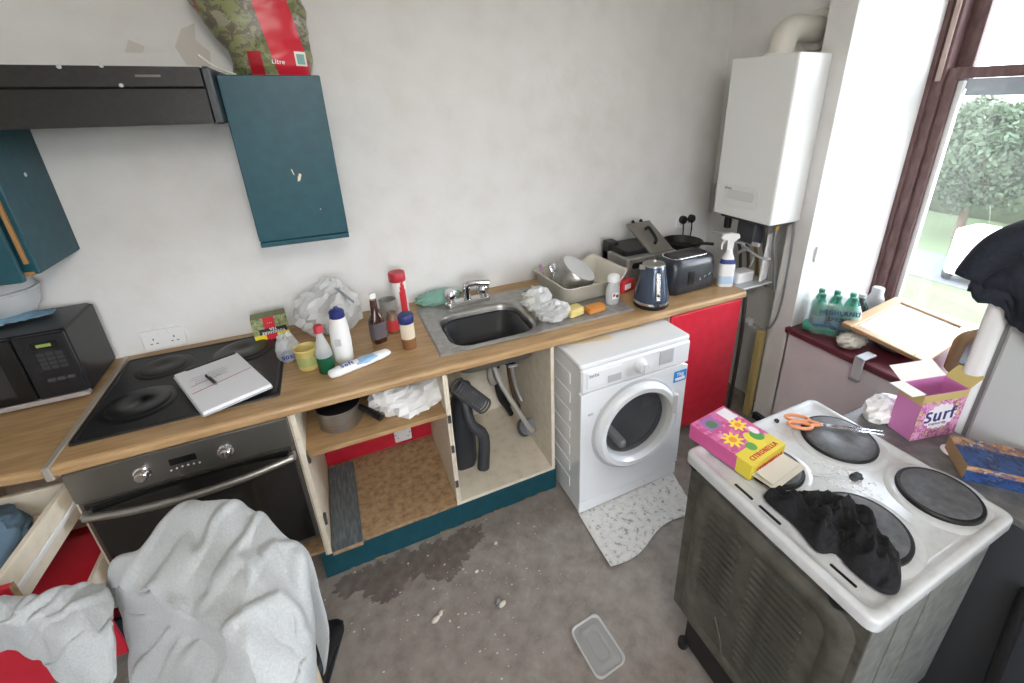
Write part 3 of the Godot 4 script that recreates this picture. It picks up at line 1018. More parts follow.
# ---------------------------------------------------------------- wall units and hood
func wall_units() -> void:
	var s := st()
	var t := thing("wall_cupboard", "teal wall cupboard carrying the red and green compost sack", "cupboard", Vector3(0.594, 1.379, 0.0))
	bmm(s, Vector3(0, 0, 0), Vector3(0.315, 0.601, 0.288), 0.002)
	part(t, "body", s, mats.teal)
	s = st()
	bmm(s, Vector3(0, 0.022, 0.29), Vector3(0.315, 0.603, 0.31), 0.003)
	var d := part(t, "door", s, mats.teal)
	s = st()
	prism(s, [Vector2(0.172, 0.238), Vector2(0.181, 0.24), Vector2(0.19, 0.262), Vector2(0.183, 0.268), Vector2(0.176, 0.255)], 0.31, 0.3107)
	prism(s, [Vector2(0.158, 0.285), Vector2(0.162, 0.283), Vector2(0.167, 0.262), Vector2(0.163, 0.265)], 0.31, 0.3107)
	prism(s, [Vector2(0.228, 0.125), Vector2(0.231, 0.124), Vector2(0.232, 0.131)], 0.31, 0.3107)
	part(d, "paint_chip", s, mats.cream)
	s = st()
	bmm(s, Vector3(0, 0.0, 0.285), Vector3(0.315, 0.02, 0.306), 0.002)
	part(t, "bottom_lip", s, mats.teal)

	t = thing("wall_cupboard", "teal wall cupboard with door ajar above the microwave", "cupboard", Vector3(-0.032, 1.386, 0.0))
	s = st()
	bmm(s, Vector3(-0.5, 0, 0), Vector3(0, 0.62, 0.305), 0.004)
	part(t, "body", s, mats.teal)
	s = st()
	bmm(s, Vector3(-0.5, 0.0, 0.306), Vector3(-0.012, 0.012, 0.312), 0.001)
	bmm(s, Vector3(-0.024, 0.04, 0.306), Vector3(-0.014, 0.62, 0.318), 0.001)
	part(t, "front_edging", s, mt("wood_edge", c8(172, 128, 78), 0.6))
	s = st()
	bmm(s, Vector3(-0.52, -0.012, 0.326), Vector3(-0.028, 0.612, 0.344), 0.003)
	part(t, "door", s, mats.teal)
	s = st()
	disc(s, 0.007, 0.002, tf(Vector3(0.0, 0.30, 0.15), 0, 0, -90), 12, 0.0005)
	part(t, "screw_cap", s, mats.white_plastic)

	# hood
	var gr := ntex("grime_t", 0.03, [[0.0, c8(18, 17, 15)], [0.5, c8(27, 25, 22)], [0.85, c8(36, 33, 28)], [1.0, c8(62, 56, 44)]], {"oct": 6, "seed": 33, "gain": 0.6})
	var hm := mt("hood_black", Color.WHITE, 0.42, 0.0, {"tex": gr, "tri": Vector3(2.5, 2.5, 2.5)})
	t = thing("cooker_hood", "greasy black cooker hood between the two teal cupboards", "hood", Vector3(0.0, 1.832, 0.0))
	s = st()
	prism(s, [Vector2(0, 0), Vector2(0.388, 0.0), Vector2(0.388, 0.012), Vector2(0.376, 0.105), Vector2(0.388, 0.112), Vector2(0.388, 0.168), Vector2(0, 0.172)], -0.566, 0.028, Transform3D(Basis(Vector3(0, 0, 1), Vector3(0, 1, 0), Vector3(-1, 0, 0)), Vector3(0.0, 0, 0)))
	part(t, "body", s, hm)
	s = st()
	bmm(s, Vector3(0.566, -0.002, 0.0), Vector3(0.592, 0.170, 0.386), 0.006)
	part(t, "end_cap", s, mt("hood_cap", c8(38, 42, 48), 0.3))
	s = st()
	bmm(s, Vector3(0.40, 0.138, 0.388), Vector3(0.462, 0.145, 0.389), 0.0003)
	part(t, "badge", s, mats.dark_steel)
	for p in [Vector3(0.235, 0.164, 0.388), Vector3(0.36, 0.115, 0.386), Vector3(0.33, 0.168, 0.388)]:
		s = st()
		disc(s, 0.006, 0.003, tf(p, 90), 10, 0.0008)
		part(t, "screw", s, mats.light_grey)

	# sack on the cupboard
	var im := canvas(256, 256, c8(92, 104, 58))
	speckle(im, 3, 0.022, [c8(40, 40, 34), c8(72, 74, 52), c8(108, 114, 76), c8(134, 140, 96), c8(104, 96, 82), c8(150, 148, 126), c8(74, 68, 58)], 0, 0, 256, 256)
	for j in 256:
		var x0 := int(104 + j * 0.16)
		for i in range(x0, mini(x0 + 78, 256)):
			im.set_pixel(i, j, c8(204, 38, 56))
	im.fill_rect(Rect2i(84, 200, 30, 56), c8(170, 26, 40))
	im.fill_rect(Rect2i(188, 198, 26, 34), c8(228, 226, 220))
	im.fill_rect(Rect2i(192, 204, 18, 24), c8(110, 160, 150))
	var sk := img_mat("sack_print", im, 0.35)
	t = thing("compost_sack", "red and green plastic compost sack on the teal cupboard", "sack", Vector3(0.745, 1.982, 0.15))
	s = st()
	var nn := noise(6, 0.6, 3, true)
	var nu := 40
	var nv := 26
	for j in nv:
		for i in nu:
			var c := []
			for q in [[0, 0], [1, 0], [1, 1], [0, 1]]:
				var a: float = TAU * (i + q[0]) / nu
				var v := float(j + q[1]) / nv
				var wx := lerpf(0.118, 0.175, smoothstep(0.0, 0.7, v))
				var lean := 0.012 - 0.03 * smoothstep(0.1, 0.9, v)
				var wz := lerpf(0.1, 0.07, v) * (1.0 if v > 0.05 else 0.85)
				var ca := cos(a)
				var sa := sin(a)
				var p := Vector3(signf(ca) * pow(absf(ca), 0.8) * wx + lean, v * 0.36, -signf(sa) * pow(absf(sa), 0.8) * wz)
				p += Vector3(ca, 0, -sa) * 0.014 * nn.get_noise_3d(p.x * 6, p.y * 8, p.z * 6)
				p.x += 0.012 * sin(v * 7.0)
				c.append([p, Vector2(fposmod(0.47 + p.x / 0.36, 1.0), 1.0 - v)])
			s.set_smooth_group(0)
			for q in [0, 2, 1, 0, 3, 2]:
				s.set_uv(c[q][1])
				s.add_vertex(c[q][0])
	part(t, "bag", s, sk)
	s = st()
	tube(s, [Vector3(-0.10, 0.004, 0.09), Vector3(-0.15, 0.025, 0.12), Vector3(-0.19, 0.06, 0.13)], 0.004, 6)
	part(t, "tie", s, mats.offwhite_plastic)
	txt(t, "Litre", 0.014, tf(Vector3(0.04, 0.045, 0.108), -4, 0, -3), mats.ink_white)

# ---------------------------------------------------------------- washing machine
func washing_machine() -> void:
	var t := thing("washing_machine", "white front-loading washing machine jutting out from under the worktop", "washing machine", Vector3(1.985, 0.0, 0.871))
	var w: Material = mats.white_enamel
	var s := st()
	bmm(s, Vector3(-0.295, 0.012, -0.53), Vector3(-0.28, 0.83, -0.02), 0.003)
	bmm(s, Vector3(0.28, 0.012, -0.53), Vector3(0.295, 0.83, -0.02), 0.003)
	bmm(s, Vector3(-0.29, 0.012, -0.53), Vector3(0.29, 0.83, -0.515), 0.003)
	bmm(s, Vector3(-0.29, 0.012, -0.52), Vector3(0.29, 0.025, -0.02), 0.003)
	var body := part(t, "body", s, w)
	for k in 7:
		s = st()
		bmm(s, Vector3(-0.2985, 0.1 + k * 0.1, -0.44), Vector3(-0.295, 0.16 + k * 0.1, -0.1), 0.0015)
		part(body, "side_rib", s, w)
	s = st()
	rbox(s, Vector3(0, 0.838, -0.27), Vector3(0.6, 0.024, 0.53), 0.015, 0.006)
	var top := part(t, "lid", s, w)
	s = st()
	prism(s, [Vector2(-0.26, -0.02), Vector2(-0.05, -0.06), Vector2(-0.04, -0.02), Vector2(-0.24, 0.03)], 0.0, 0.0008, tf(Vector3(0, 0.85, -0.2), -90))
	prism(s, [Vector2(0.05, -0.02), Vector2(0.17, -0.03), Vector2(0.14, 0.0), Vector2(0.06, 0.01)], 0.0, 0.0008, tf(Vector3(0, 0.85, -0.2), -90))
	part(top, "adhesive_stain", s, mt("tape_stain", c8(222, 206, 170), 0.7))
	s = st()
	# front sheet with a round hole
	var rows := []
	for q in [[1, -0.022], [1, -0.002], [0, 0.0], [2, 0.0], [2, -0.022]]:
		var ring := PackedVector3Array()
		for i in 64:
			var a := TAU * i / 64
			var d := Vector2(cos(a), sin(a))
			var v := Vector2(0.005, 0.45) + d * 0.20
			if q[0] != 2:
				var hx := 0.298 if q[0] == 1 else 0.296
				var top_y := 0.705 if q[0] == 1 else 0.703
				var low_y := 0.08 if q[0] == 1 else 0.082
				var kx := ((hx - 0.005) if d.x > 0 else (hx + 0.005)) / maxf(absf(d.x), 0.0001)
				var ky := ((top_y - 0.45) if d.y > 0 else (0.45 - low_y)) / maxf(absf(d.y), 0.0001)
				v = Vector2(0.005, 0.45) + d * minf(kx, ky)
			ring.append(Vector3(v.x, v.y, q[1]))
		rows.append(ring)
	loft(s, rows, false, false, false)
	part(t, "front_panel", s, w)
	s = st()
	bmm(s, Vector3(-0.298, 0.012, -0.022), Vector3(0.298, 0.077, -0.003), 0.004)
	var kick := part(t, "kick_panel", s, w)
	txt(kick, "I", 0.016, tf(Vector3(0.09, 0.045, -0.0025)), mats.light_grey)
	s = st()
	bmm(s, Vector3(-0.298, 0.708, -0.022), Vector3(0.298, 0.826, 0.003), 0.008)
	var pn := part(t, "control_panel", s, w)
	# drawer
	s = st()
	bmm(s, Vector3(-0.275, 0.733, 0.0), Vector3(-0.095, 0.812, 0.009), 0.006)
	var dr := part(pn, "detergent_drawer", s, w)
	s = st()
	bmm(s, Vector3(-0.17, 0.737, 0.0085), Vector3(-0.10, 0.772, 0.0105), 0.002)
	part(dr, "grip_recess", s, mats.light_grey)
	txt(dr, "beko", 0.016, tf(Vector3(-0.24, 0.795, 0.0095)), mats.mid_grey)
	s = st()
	lathe(s, [Vector2(0, 0), Vector2(0.036, 0), Vector2(0.036, 0.004), Vector2(0.029, 0.007), Vector2(0.026, 0.03), Vector2(0.022, 0.034), Vector2(0, 0.034)], tf(Vector3(0.005, 0.77, 0.002), 90), 28)
	bx(s, Vector3(0.005, 0.77, 0.036), Vector3(0.007, 0.046, 0.008), 0.002)
	part(pn, "programme_knob", s, w)
	s = st()
	bmm(s, Vector3(0.115, 0.74, 0.002), Vector3(0.195, 0.815, 0.006), 0.002)
	part(pn, "programme_chart", s, mats.light_grey)
	for k in 3:
		s = st()
		disc(s, 0.005, 0.004, tf(Vector3(-0.055 + k * 0.012, 0.735, 0.002), 90), 8, 0.001)
		part(pn, "button", s, w)
	# door
	var dc := Vector3(0.005, 0.45, 0.0)
	s = st()
	lathe(s, [Vector2(0.232, -0.004), Vector2(0.231, 0.014), Vector2(0.226, 0.030), Vector2(0.212, 0.040), Vector2(0.190, 0.038), Vector2(0.178, 0.020), Vector2(0.172, -0.015)], tf(dc, 90), 56)
	var door := part(t, "door_ring", s, w)
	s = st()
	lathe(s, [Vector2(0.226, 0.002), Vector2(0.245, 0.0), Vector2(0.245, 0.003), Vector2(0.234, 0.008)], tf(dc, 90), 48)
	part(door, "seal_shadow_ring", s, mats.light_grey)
	s = st()
	lathe(s, [Vector2(0.177, 0.012), Vector2(0.15, 0.022), Vector2(0.08, 0.03), Vector2(0.0, 0.032)], tf(dc, 90), 40)
	part(door, "glass", s, mt("porthole", c8(150, 156, 160), 0.05, 0.0, {"alpha": 0.16, "two": true}))
	s = st()
	lathe(s, [Vector2(0.0, -0.36), Vector2(0.2, -0.36), Vector2(0.21, -0.34), Vector2(0.21, -0.06), Vector2(0.19, -0.03), Vector2(0.185, -0.01)], tf(dc, 90), 40)
	part(t, "drum", s, mt("drum", c8(120, 122, 124), 0.35, 0.8))
	for k in 3:
		s = st()
		var a: float = 0.5 + k * TAU / 3
		bx(s, Vector3.ZERO, Vector3(0.05, 0.04, 0.24), 0.01, tf(dc + Vector3(cos(a) * 0.19, sin(a) * 0.19, -0.19), 0, 0, rad_to_deg(a)))
		part(t, "drum_paddle", s, mats.light_grey)
	s = st()
	lathe(s, [Vector2(0.2, -0.02), Vector2(0.19, -0.012), Vector2(0.176, -0.018), Vector2(0.170, -0.035), Vector2(0.18, -0.05)], tf(dc, 90), 40)
	part(t, "rubber_gasket", s, mats.dark_grey)
	s = st()
	rbox(s, Vector3.ZERO, Vector3(0.03, 0.02, 0.11), 0.012, 0.006, tf(dc + Vector3(0.198, 0.075, 0.038), 90, 0, 22))
	part(door, "handle", s, w)
	s = st()
	bmm(s, Vector3(-0.262, 0.585, -0.001), Vector3(-0.235, 0.598, 0.006), 0.003)
	bx(s, Vector3.ZERO, Vector3(0.1, 0.004, 0.002), 0.0005, tf(Vector3(-0.155, 0.615, 0.0008), 0, 0, 24))
	part(t, "scuff_mark", s, mats.light_grey)
	s = st()
	bmm(s, Vector3(0.215, 0.61, 0.0), Vector3(0.292, 0.672, 0.0012), 0.0003)
	var st2 := part(t, "blue_sticker", s, mt("sticker_blue", c8(40, 140, 214), 0.4))
	txt(st2, "7kg", 0.02, tf(Vector3(0.253, 0.652, 0.0018)), mats.ink_white)
	s = st()
	bmm(s, Vector3(0.225, 0.618, 0.001), Vector3(0.284, 0.634, 0.0018), 0.0002)
	part(st2, "sticker_band", s, mats.ink_white)
	for x in [-0.26, 0.26]:
		for z in [-0.48, -0.05]:
			s = st()
			disc(s, 0.02, 0.014, tf(Vector3(x, 0.0, z)), 12)
			part(t, "foot", s, mats.black_rubber)

# ---------------------------------------------------------------- free-standing cooker pulled out into the room
func cooker() -> void:
	var t := thing("cooker", "white free-standing electric cooker with four black hotplates, its back panel bare", "cooker", Vector3(1.69, 0.0, 1.48))
	var s := st()
	var en: Material = mt("cooker_white", Color.WHITE, 0.25, 0.0, {"coat": 0.3, "tex": ntex("cook_t", 0.02, [[0.0, c8(186, 188, 188)], [0.4, c8(200, 202, 203)], [1.0, c8(208, 210, 212)]], {"oct": 6, "seed": 8, "gain": 0.6}), "tri": Vector3(1.6, 1.6, 1.6)})
	# hob top: pressed tray with raised rim
	var rings := []
	for q in [[0.0, 0.0, 0.870], [0.0, 0.0, 0.893], [0.0015, 0.02, 0.8985], [0.006, 0.02, 0.902], [0.016, 0.02, 0.902], [0.022, 0.03, 0.8985], [0.030, 0.03, 0.893], [0.038, 0.03, 0.892]]:
		rings.append(rrect(0.575 - 2 * q[0], 0.55 - 2 * q[0], 0.024, 4, q[2], Vector3(0.2875, 0, 0.275)))
	loft(s, rings, false, true)
	var top := part(t, "hob_top", s, en)
	for k in [[0.155, 0.215], [0.235, 0.30]]:
		s = st()
		rbox(s, Vector3(0.04, 0.8925, (k[0] + k[1]) / 2), Vector3(0.009, 0.001, k[1] - k[0]), 0.003, 0.0003)
		part(top, "vent_slot", s, mats.black_plastic)
	s = st()
	rbox(s, Vector3(0.05, 0.8925, 0.45), Vector3(0.008, 0.001, 0.06), 0.003, 0.0003)
	part(top, "vent_slot", s, mats.black_plastic)
	var iron := mt("hot_iron", Color.WHITE, 0.55, 0.2, {"tex": ntex("iron_t", 0.02, [[0.0, c8(78, 79, 82)], [0.5, c8(96, 97, 100)], [0.85, c8(108, 108, 110)], [1.0, c8(124, 114, 108)]], {"oct": 6, "seed": 18}), "tri": Vector3(3, 3, 3)})
	for e in [[0.457, 0.172, 0.104], [0.178, 0.165, 0.08], [0.482, 0.425, 0.094], [0.204, 0.395, 0.104]]:
		s = st()
		lathe(s, [Vector2(e[2] + 0.026, 0.891), Vector2(e[2] + 0.02, 0.896), Vector2(e[2] + 0.008, 0.8965), Vector2(e[2] - 0.01, 0.8965)], tf(Vector3(e[0], 0, e[1])), 40)
		part(top, "ring_seat", s, en)
		s = st()
		lathe(s, [Vector2(e[2], 0.896), Vector2(e[2], 0.904), Vector2(e[2] - 0.003, 0.907), Vector2(e[2] - 0.01, 0.907)], tf(Vector3(e[0], 0, e[1])), 40)
		var hp := part(top, "hotplate", s, mt("plate_edge", c8(26, 26, 28), 0.45, 0.3))
		s = st()
		lathe(s, [Vector2(e[2] - 0.01, 0.907), Vector2(e[2] - 0.012, 0.9085), Vector2(0.026, 0.9085), Vector2(0.023, 0.907), Vector2(0, 0.9068)], tf(Vector3(e[0], 0, e[1])), 40)
		part(hp, "cooking_face", s, iron)
	# body
	s = st()
	bmm(s, Vector3(0.03, 0.22, 0.018), Vector3(0.56, 0.872, 0.532), 0.004)
	var side := mt("cooker_side", Color.WHITE, 0.5, 0.15, {"tex": ntex("cside_t", 0.016, [[0.0, c8(112, 114, 110)], [0.5, c8(132, 134, 129)], [1.0, c8(148, 150, 145)]], {"oct": 6, "seed": 41}), "tri": Vector3(2, 2, 2)})
	var bd := part(t, "body", s, side)
	for z in [0.06, 0.18]:
		s = st()
		bmm(s, Vector3(0.1 + z, 0.24, 0.532), Vector3(0.112 + z, 0.85, 0.535), 0.001)
		part(bd, "side_seam", s, side)
	s = st()
	bmm(s, Vector3(0.06, 0.03, 0.05), Vector3(0.54, 0.22, 0.50), 0.004)
	part(t, "base_recess", s, mats.black_plastic)
	for p in [[0.06, 0.05], [0.06, 0.5], [0.53, 0.05], [0.53, 0.5]]:
		s = st()
		disc(s, 0.018, 0.03, tf(Vector3(p[0], 0, p[1])), 12)
		part(t, "foot", s, mats.black_rubber)
	# back panel: galvanised sheet with pressed frame and louvres (faces -x)
	var gal := mt("galvanised", Color.WHITE, 0.45, 0.55, {"tex": ntex("gal_t", 0.014, [[0.0, c8(84, 81, 73)], [0.4, c8(104, 102, 94)], [0.75, c8(114, 113, 106)], [1.0, c8(130, 118, 98)]], {"oct": 6, "seed": 23, "gain": 0.6}), "tri": Vector3(1.6, 1.6, 1.6)})
	s = st()
	bmm(s, Vector3(0.022, 0.23, 0.012), Vector3(0.031, 0.880, 0.538), 0.002)
	var bp := part(t, "back_panel", s, gal, "grey galvanised back panel with louvres")
	s = st()
	var turn := Transform3D(Basis(Vector3(0, 0, 1), Vector3(-1, 0, 0), Vector3(0, -1, 0)), Vector3(0.022, 0.53, 0.285))
	rings = []
	for q in [[0.0, 0.0], [0.012, 0.010], [0.026, 0.014], [0.04, 0.014], [0.055, 0.006]]:
		rings.append(xform(rrect(0.47 - 2 * q[0], 0.60 - 2 * q[0], 0.05, 5, q[1]), turn))
	loft(s, rings, false, true)
	part(bp, "pressed_frame", s, gal)
	for g in [[0.105, 0.225, 0.735, 12], [0.27, 0.42, 0.745, 17]]:
		for k in int(g[3]):
			s = st()
			prism(s, [Vector2(0, 0), Vector2(0, 0.013), Vector2(-0.011, 0.012)], 0.0, g[1] - g[0], tf(Vector3(0.0165, g[2] - k * 0.026, g[0])))
			part(bp, "louvre", s, gal)
	s = st()
	tube(s, [Vector3(0.012, 0.40, 0.19), Vector3(0.008, 0.34, 0.225), Vector3(0.012, 0.27, 0.235)], 0.003, 6)
	part(bp, "pressed_arc", s, gal)
	for p in [[0.862, 0.03], [0.868, 0.40], [0.855, 0.47]]:
		s = st()
		blob(s, Vector3(0.018, p[0], p[1]), Vector3(0.012, 0.012, 0.022), 0.5, 0.4, int(p[1] * 100), -100.0, 14, 8)
		part(bp, "burnt_notch", s, mats.black_plastic)

# ---------------------------------------------------------------- fridge, grey cabinet
func fridge_corner() -> void:
	var t := thing("fridge_freezer", "white fridge freezer beside the window with a dark jacket on top", "fridge", Vector3(2.53, 0.0, 1.74))
	var s := st()
	rbox(s, Vector3(0.26, 0.74, 0.03), Vector3(0.52, 1.40, 0.056), 0.02, 0.006)
	part(t, "door", s, mats.white_enamel)
	s = st()
	bmm(s, Vector3(0.012, 0.05, 0.057), Vector3(0.51, 1.43, 0.069), 0.001)
	part(t, "door_seal", s, mats.mid_grey)
	s = st()
	bmm(s, Vector3(0.0, 0.03, 0.069), Vector3(0.52, 1.44, 0.62), 0.008)
	part(t, "body", s, mt("fridge_side", c8(192, 196, 198), 0.4))
	for x in [0.05, 0.47]:
		for z in [0.1, 0.58]:
			s = st()
			disc(s, 0.02, 0.032, tf(Vector3(x, 0, z)), 12)
			part(t, "foot", s, mats.black_rubber)
	# jacket thrown over the top
	var jk := thing("jacket", "dark navy jacket thrown over the top of the fridge", "jacket", Vector3.ZERO)
	var navy := mt("navy", Color.WHITE, 0.9, 0.0, {"tex": ntex("navy_t", 0.04, [[0.0, c8(16, 20, 30)], [0.5, c8(26, 31, 43)], [1.0, c8(38, 44, 56)]], {"oct": 5}), "tri": Vector3(3, 3, 3)})
	s = st()
	blob(s, Vector3(2.77, 1.49, 1.99), Vector3(0.245, 0.085, 0.27), 0.22, 0.1, 119, 1.4415, 56, 26, false)
	part(jk, "body", s, navy)
	# the part that falls over the side
	s = st()
	var n := noise(19, 1.0, 3)
	var g := []
	for i in 40:
		var row := PackedVector3Array()
		var u := float(i) / 39.0
		var z := 1.705 + u * 0.40
		var low := 1.345 - 0.22 * u + 0.02 * n.get_noise_1d(u * 9)
		var high := 1.46 + 0.06 * smoothstep(0.0, 0.4, u)
		for j in 20:
			var v := float(j) / 19.0
			var y := lerpf(high, low, v)
			var x := 2.512 - 0.012 * sin(u * 16.0 + v) * v - 0.02 * n.get_noise_2d(u * 5, v * 3) + 0.06 * pow(1.0 - v, 4.0)
			row.append(Vector3(x, y, z))
		g.append(row)
	sheet(s, g, 0.012)
	part(jk, "hanging_panel", s, navy)
	s = st()
	tube(s, [Vector3(2.74, 1.53, 1.86), Vector3(2.65, 1.52, 1.78), Vector3(2.56, 1.475, 1.725), Vector3(2.515, 1.40, 1.70), Vector3(2.505, 1.375, 1.695)], 0.06, 14, 6, 0.034)
	part(jk, "sleeve", s, navy)
	# white plastic bag hanging by the door edge
	# grey-topped cabinet squeezed between cooker and fridge
	t = thing("low_cabinet", "low cabinet with a dark grey top between cooker and fridge", "cabinet", Vector3(2.272, 0.0, 1.58))
	s = st()
	bmm(s, Vector3(0.005, 0.0, 0.01), Vector3(0.235, 0.866, 0.70), 0.003)
	part(t, "body", s, mats.dark_grey)
	s = st()
	bmm(s, Vector3(0.0, 0.866, 0.0), Vector3(0.245, 0.89, 0.71), 0.004)
	part(t, "top", s, mt("grey_top", Color.WHITE, 0.3, 0.1, {"tex": ntex("gtop_t", 0.02, [[0.0, c8(84, 84, 84)], [0.5, c8(104, 104, 104)], [1.0, c8(126, 124, 120)]], {"oct": 6, "seed": 29}), "tri": Vector3(2, 2, 2)}))

# ---------------------------------------------------------------- chair with towels
func chair_and_towels() -> void:
	var wood := mt("chair_wood", c8(222, 204, 168), 0.6)
	var t := thing("kitchen_chair", "pale wooden chair almost hidden under the grey towel", "chair", Vector3(0.42, 0.0, 1.27))
	var s := st()
	rbox(s, Vector3(0, 0.44, 0.02), Vector3(0.34, 0.03, 0.32), 0.03, 0.006)
	part(t, "seat", s, wood)
	for x in [-0.14, 0.14]:
		s = st()
		tube(s, [Vector3(x, 0.0, 0.17), Vector3(x, 0.43, 0.16)], 0.016, 8, 1)
		part(t, "leg", s, wood)
		s = st()
		tube(s, [Vector3(x * 0.85, 0.0, -0.15), Vector3(x * 0.85, 0.43, -0.13), Vector3(x * 0.6, 0.74, -0.15)], 0.016, 8, 5)
		part(t, "leg", s, wood)
	s = st()
	tube(s, [Vector3(-0.096, 0.74, -0.15), Vector3(0, 0.77, -0.155), Vector3(0.096, 0.74, -0.15)], 0.018, 8, 5)
	part(t, "top_rail", s, wood)
	s = st()
	tube(s, [Vector3(-0.11, 0.60, -0.14), Vector3(0.11, 0.60, -0.14)], 0.012, 8, 1)
	part(t, "back_rail", s, wood)
	s = st()
	tube(s, [Vector3(0.0, 0.59, -0.14), Vector3(0.0, 0.75, -0.152)], 0.008, 8, 1)
	part(t, "slat", s, wood)

	var tw := ntex("towel_t", 0.09, [[0.0, c8(172, 176, 178)], [0.5, c8(188, 192, 193)], [1.0, c8(200, 204, 204)]], {"oct": 4, "seed": 51})
	var twn := ntex("towel_n", 0.22, [], {"normal": true, "bump": 6.0, "oct": 3, "seed": 52})
	var tm := mt("towel", Color.WHITE, 1.0, 0.0, {"tex": tw, "tri": Vector3(3, 3, 3), "ntex": twn, "nscale": 0.5, "rim": 0.2})
	# main towel: control net over the chair back and seat, hanging at the sides
	var net := [
		[Vector3(0.147, 0.700, 0.993), Vector3(0.242, 0.740, 1.005), Vector3(0.332, 0.800, 0.978), Vector3(0.415, 0.850, 1.024), Vector3(0.486, 0.850, 1.063), Vector3(0.541, 0.830, 1.115), Vector3(0.604, 0.800, 1.217), Vector3(0.642, 0.760, 1.264)],
		[Vector3(0.156, 0.660, 1.042), Vector3(0.266, 0.740, 1.107), Vector3(0.362, 0.800, 1.133), Vector3(0.443, 0.840, 1.177), Vector3(0.505, 0.850, 1.228), Vector3(0.557, 0.830, 1.267), Vector3(0.608, 0.800, 1.325), Vector3(0.643, 0.740, 1.357)],
		[Vector3(0.171, 0.600, 1.114), Vector3(0.278, 0.700, 1.185), Vector3(0.373, 0.770, 1.255), Vector3(0.451, 0.810, 1.312), Vector3(0.516, 0.830, 1.367), Vector3(0.562, 0.810, 1.395), Vector3(0.607, 0.780, 1.428), Vector3(0.635, 0.700, 1.430)],
		[Vector3(0.187, 0.520, 1.198), Vector3(0.283, 0.620, 1.251), Vector3(0.380, 0.710, 1.324), Vector3(0.452, 0.760, 1.383), Vector3(0.518, 0.800, 1.451), Vector3(0.562, 0.780, 1.481), Vector3(0.602, 0.740, 1.502), Vector3(0.623, 0.660, 1.509)],
		[Vector3(0.237, 0.420, 1.354), Vector3(0.309, 0.520, 1.385), Vector3(0.385, 0.600, 1.430), Vector3(0.447, 0.660, 1.480), Vector3(0.504, 0.700, 1.536), Vector3(0.541, 0.680, 1.562), Vector3(0.572, 0.630, 1.572), Vector3(0.590, 0.560, 1.577)],
	]
	for r in net:
		r.push_front(r[0] + Vector3(-0.02, -0.28, 0.0))
		r.push_back(r[r.size() - 1] + Vector3(-0.05, -0.22, -0.02))
	var back := []
	for p in net[0]:
		back.append(p + Vector3(0, -0.26, -0.015))
	net.push_front(back)
	var n := noise(61, 0.8, 2)
	s = st()
	sheet(s, drape(net, n, 0.0, false), 0.008)
	t = thing("towel", "pale grey bath towel draped over the chair in front of the oven", "towel", Vector3.ZERO)
	part(t, "under_layer", s, tm)
	s = st()
	sheet(s, drape(net, n, 0.02, true), 0.012)
	part(t, "folded_layer", s, tm)
	# second towel hung over the open drawer front
	var net2 := [
		[Vector3(-0.073, 0.775, 1.022), Vector3(-0.026, 0.775, 1.029), Vector3(0.028, 0.765, 1.038), Vector3(0.074, 0.750, 1.039), Vector3(0.112, 0.730, 1.031), Vector3(0.147, 0.700, 1.014)],
		[Vector3(-0.037, 0.787, 1.096), Vector3(-0.002, 0.787, 1.091), Vector3(0.045, 0.777, 1.087), Vector3(0.090, 0.762, 1.104), Vector3(0.134, 0.742, 1.112), Vector3(0.184, 0.712, 1.115)],
		[Vector3(-0.042, 0.745, 1.101), Vector3(-0.008, 0.745, 1.094), Vector3(0.050, 0.735, 1.116), Vector3(0.089, 0.720, 1.150), Vector3(0.142, 0.700, 1.175), Vector3(0.195, 0.670, 1.182)],
		[Vector3(-0.077, 0.645, 1.057), Vector3(-0.031, 0.645, 1.068), Vector3(0.027, 0.635, 1.115), Vector3(0.076, 0.620, 1.171), Vector3(0.133, 0.600, 1.219), Vector3(0.184, 0.570, 1.235)],
	]
	back = []
	for p in net2[0]:
		back.append(p + Vector3(0, -0.10, -0.01))
	net2.push_front(back)
	s = st()
	sheet(s, drape(net2, noise(71, 0.6, 2), 0.0, false, 0.8), 0.008)
	single("towel", "second grey towel bunched and hanging over the red drawer front", "towel", s, tm)

func net_at(net: Array, u: float, v: float) -> Vector3:
	var cols := []
	var nv: int = net.size()
	var fv := clampf(v, 0.0, 1.0) * (nv - 1)
	var iv := mini(int(fv), nv - 2)
	for k in [iv - 1, iv, iv + 1, iv + 2]:
		var r: Array = net[clampi(k, 0, nv - 1)]
		var fu := clampf(u, 0.0, 1.0) * (r.size() - 1)
		var iu := mini(int(fu), r.size() - 2)
		var a: Vector3 = r[maxi(iu - 1, 0)]
		var b: Vector3 = r[iu]
		var c: Vector3 = r[iu + 1]
		var d: Vector3 = r[mini(iu + 2, r.size() - 1)]
		cols.append(b.cubic_interpolate(c, a, d, fu - iu))
	return cols[1].cubic_interpolate(cols[2], cols[0], cols[3], fv - iv)

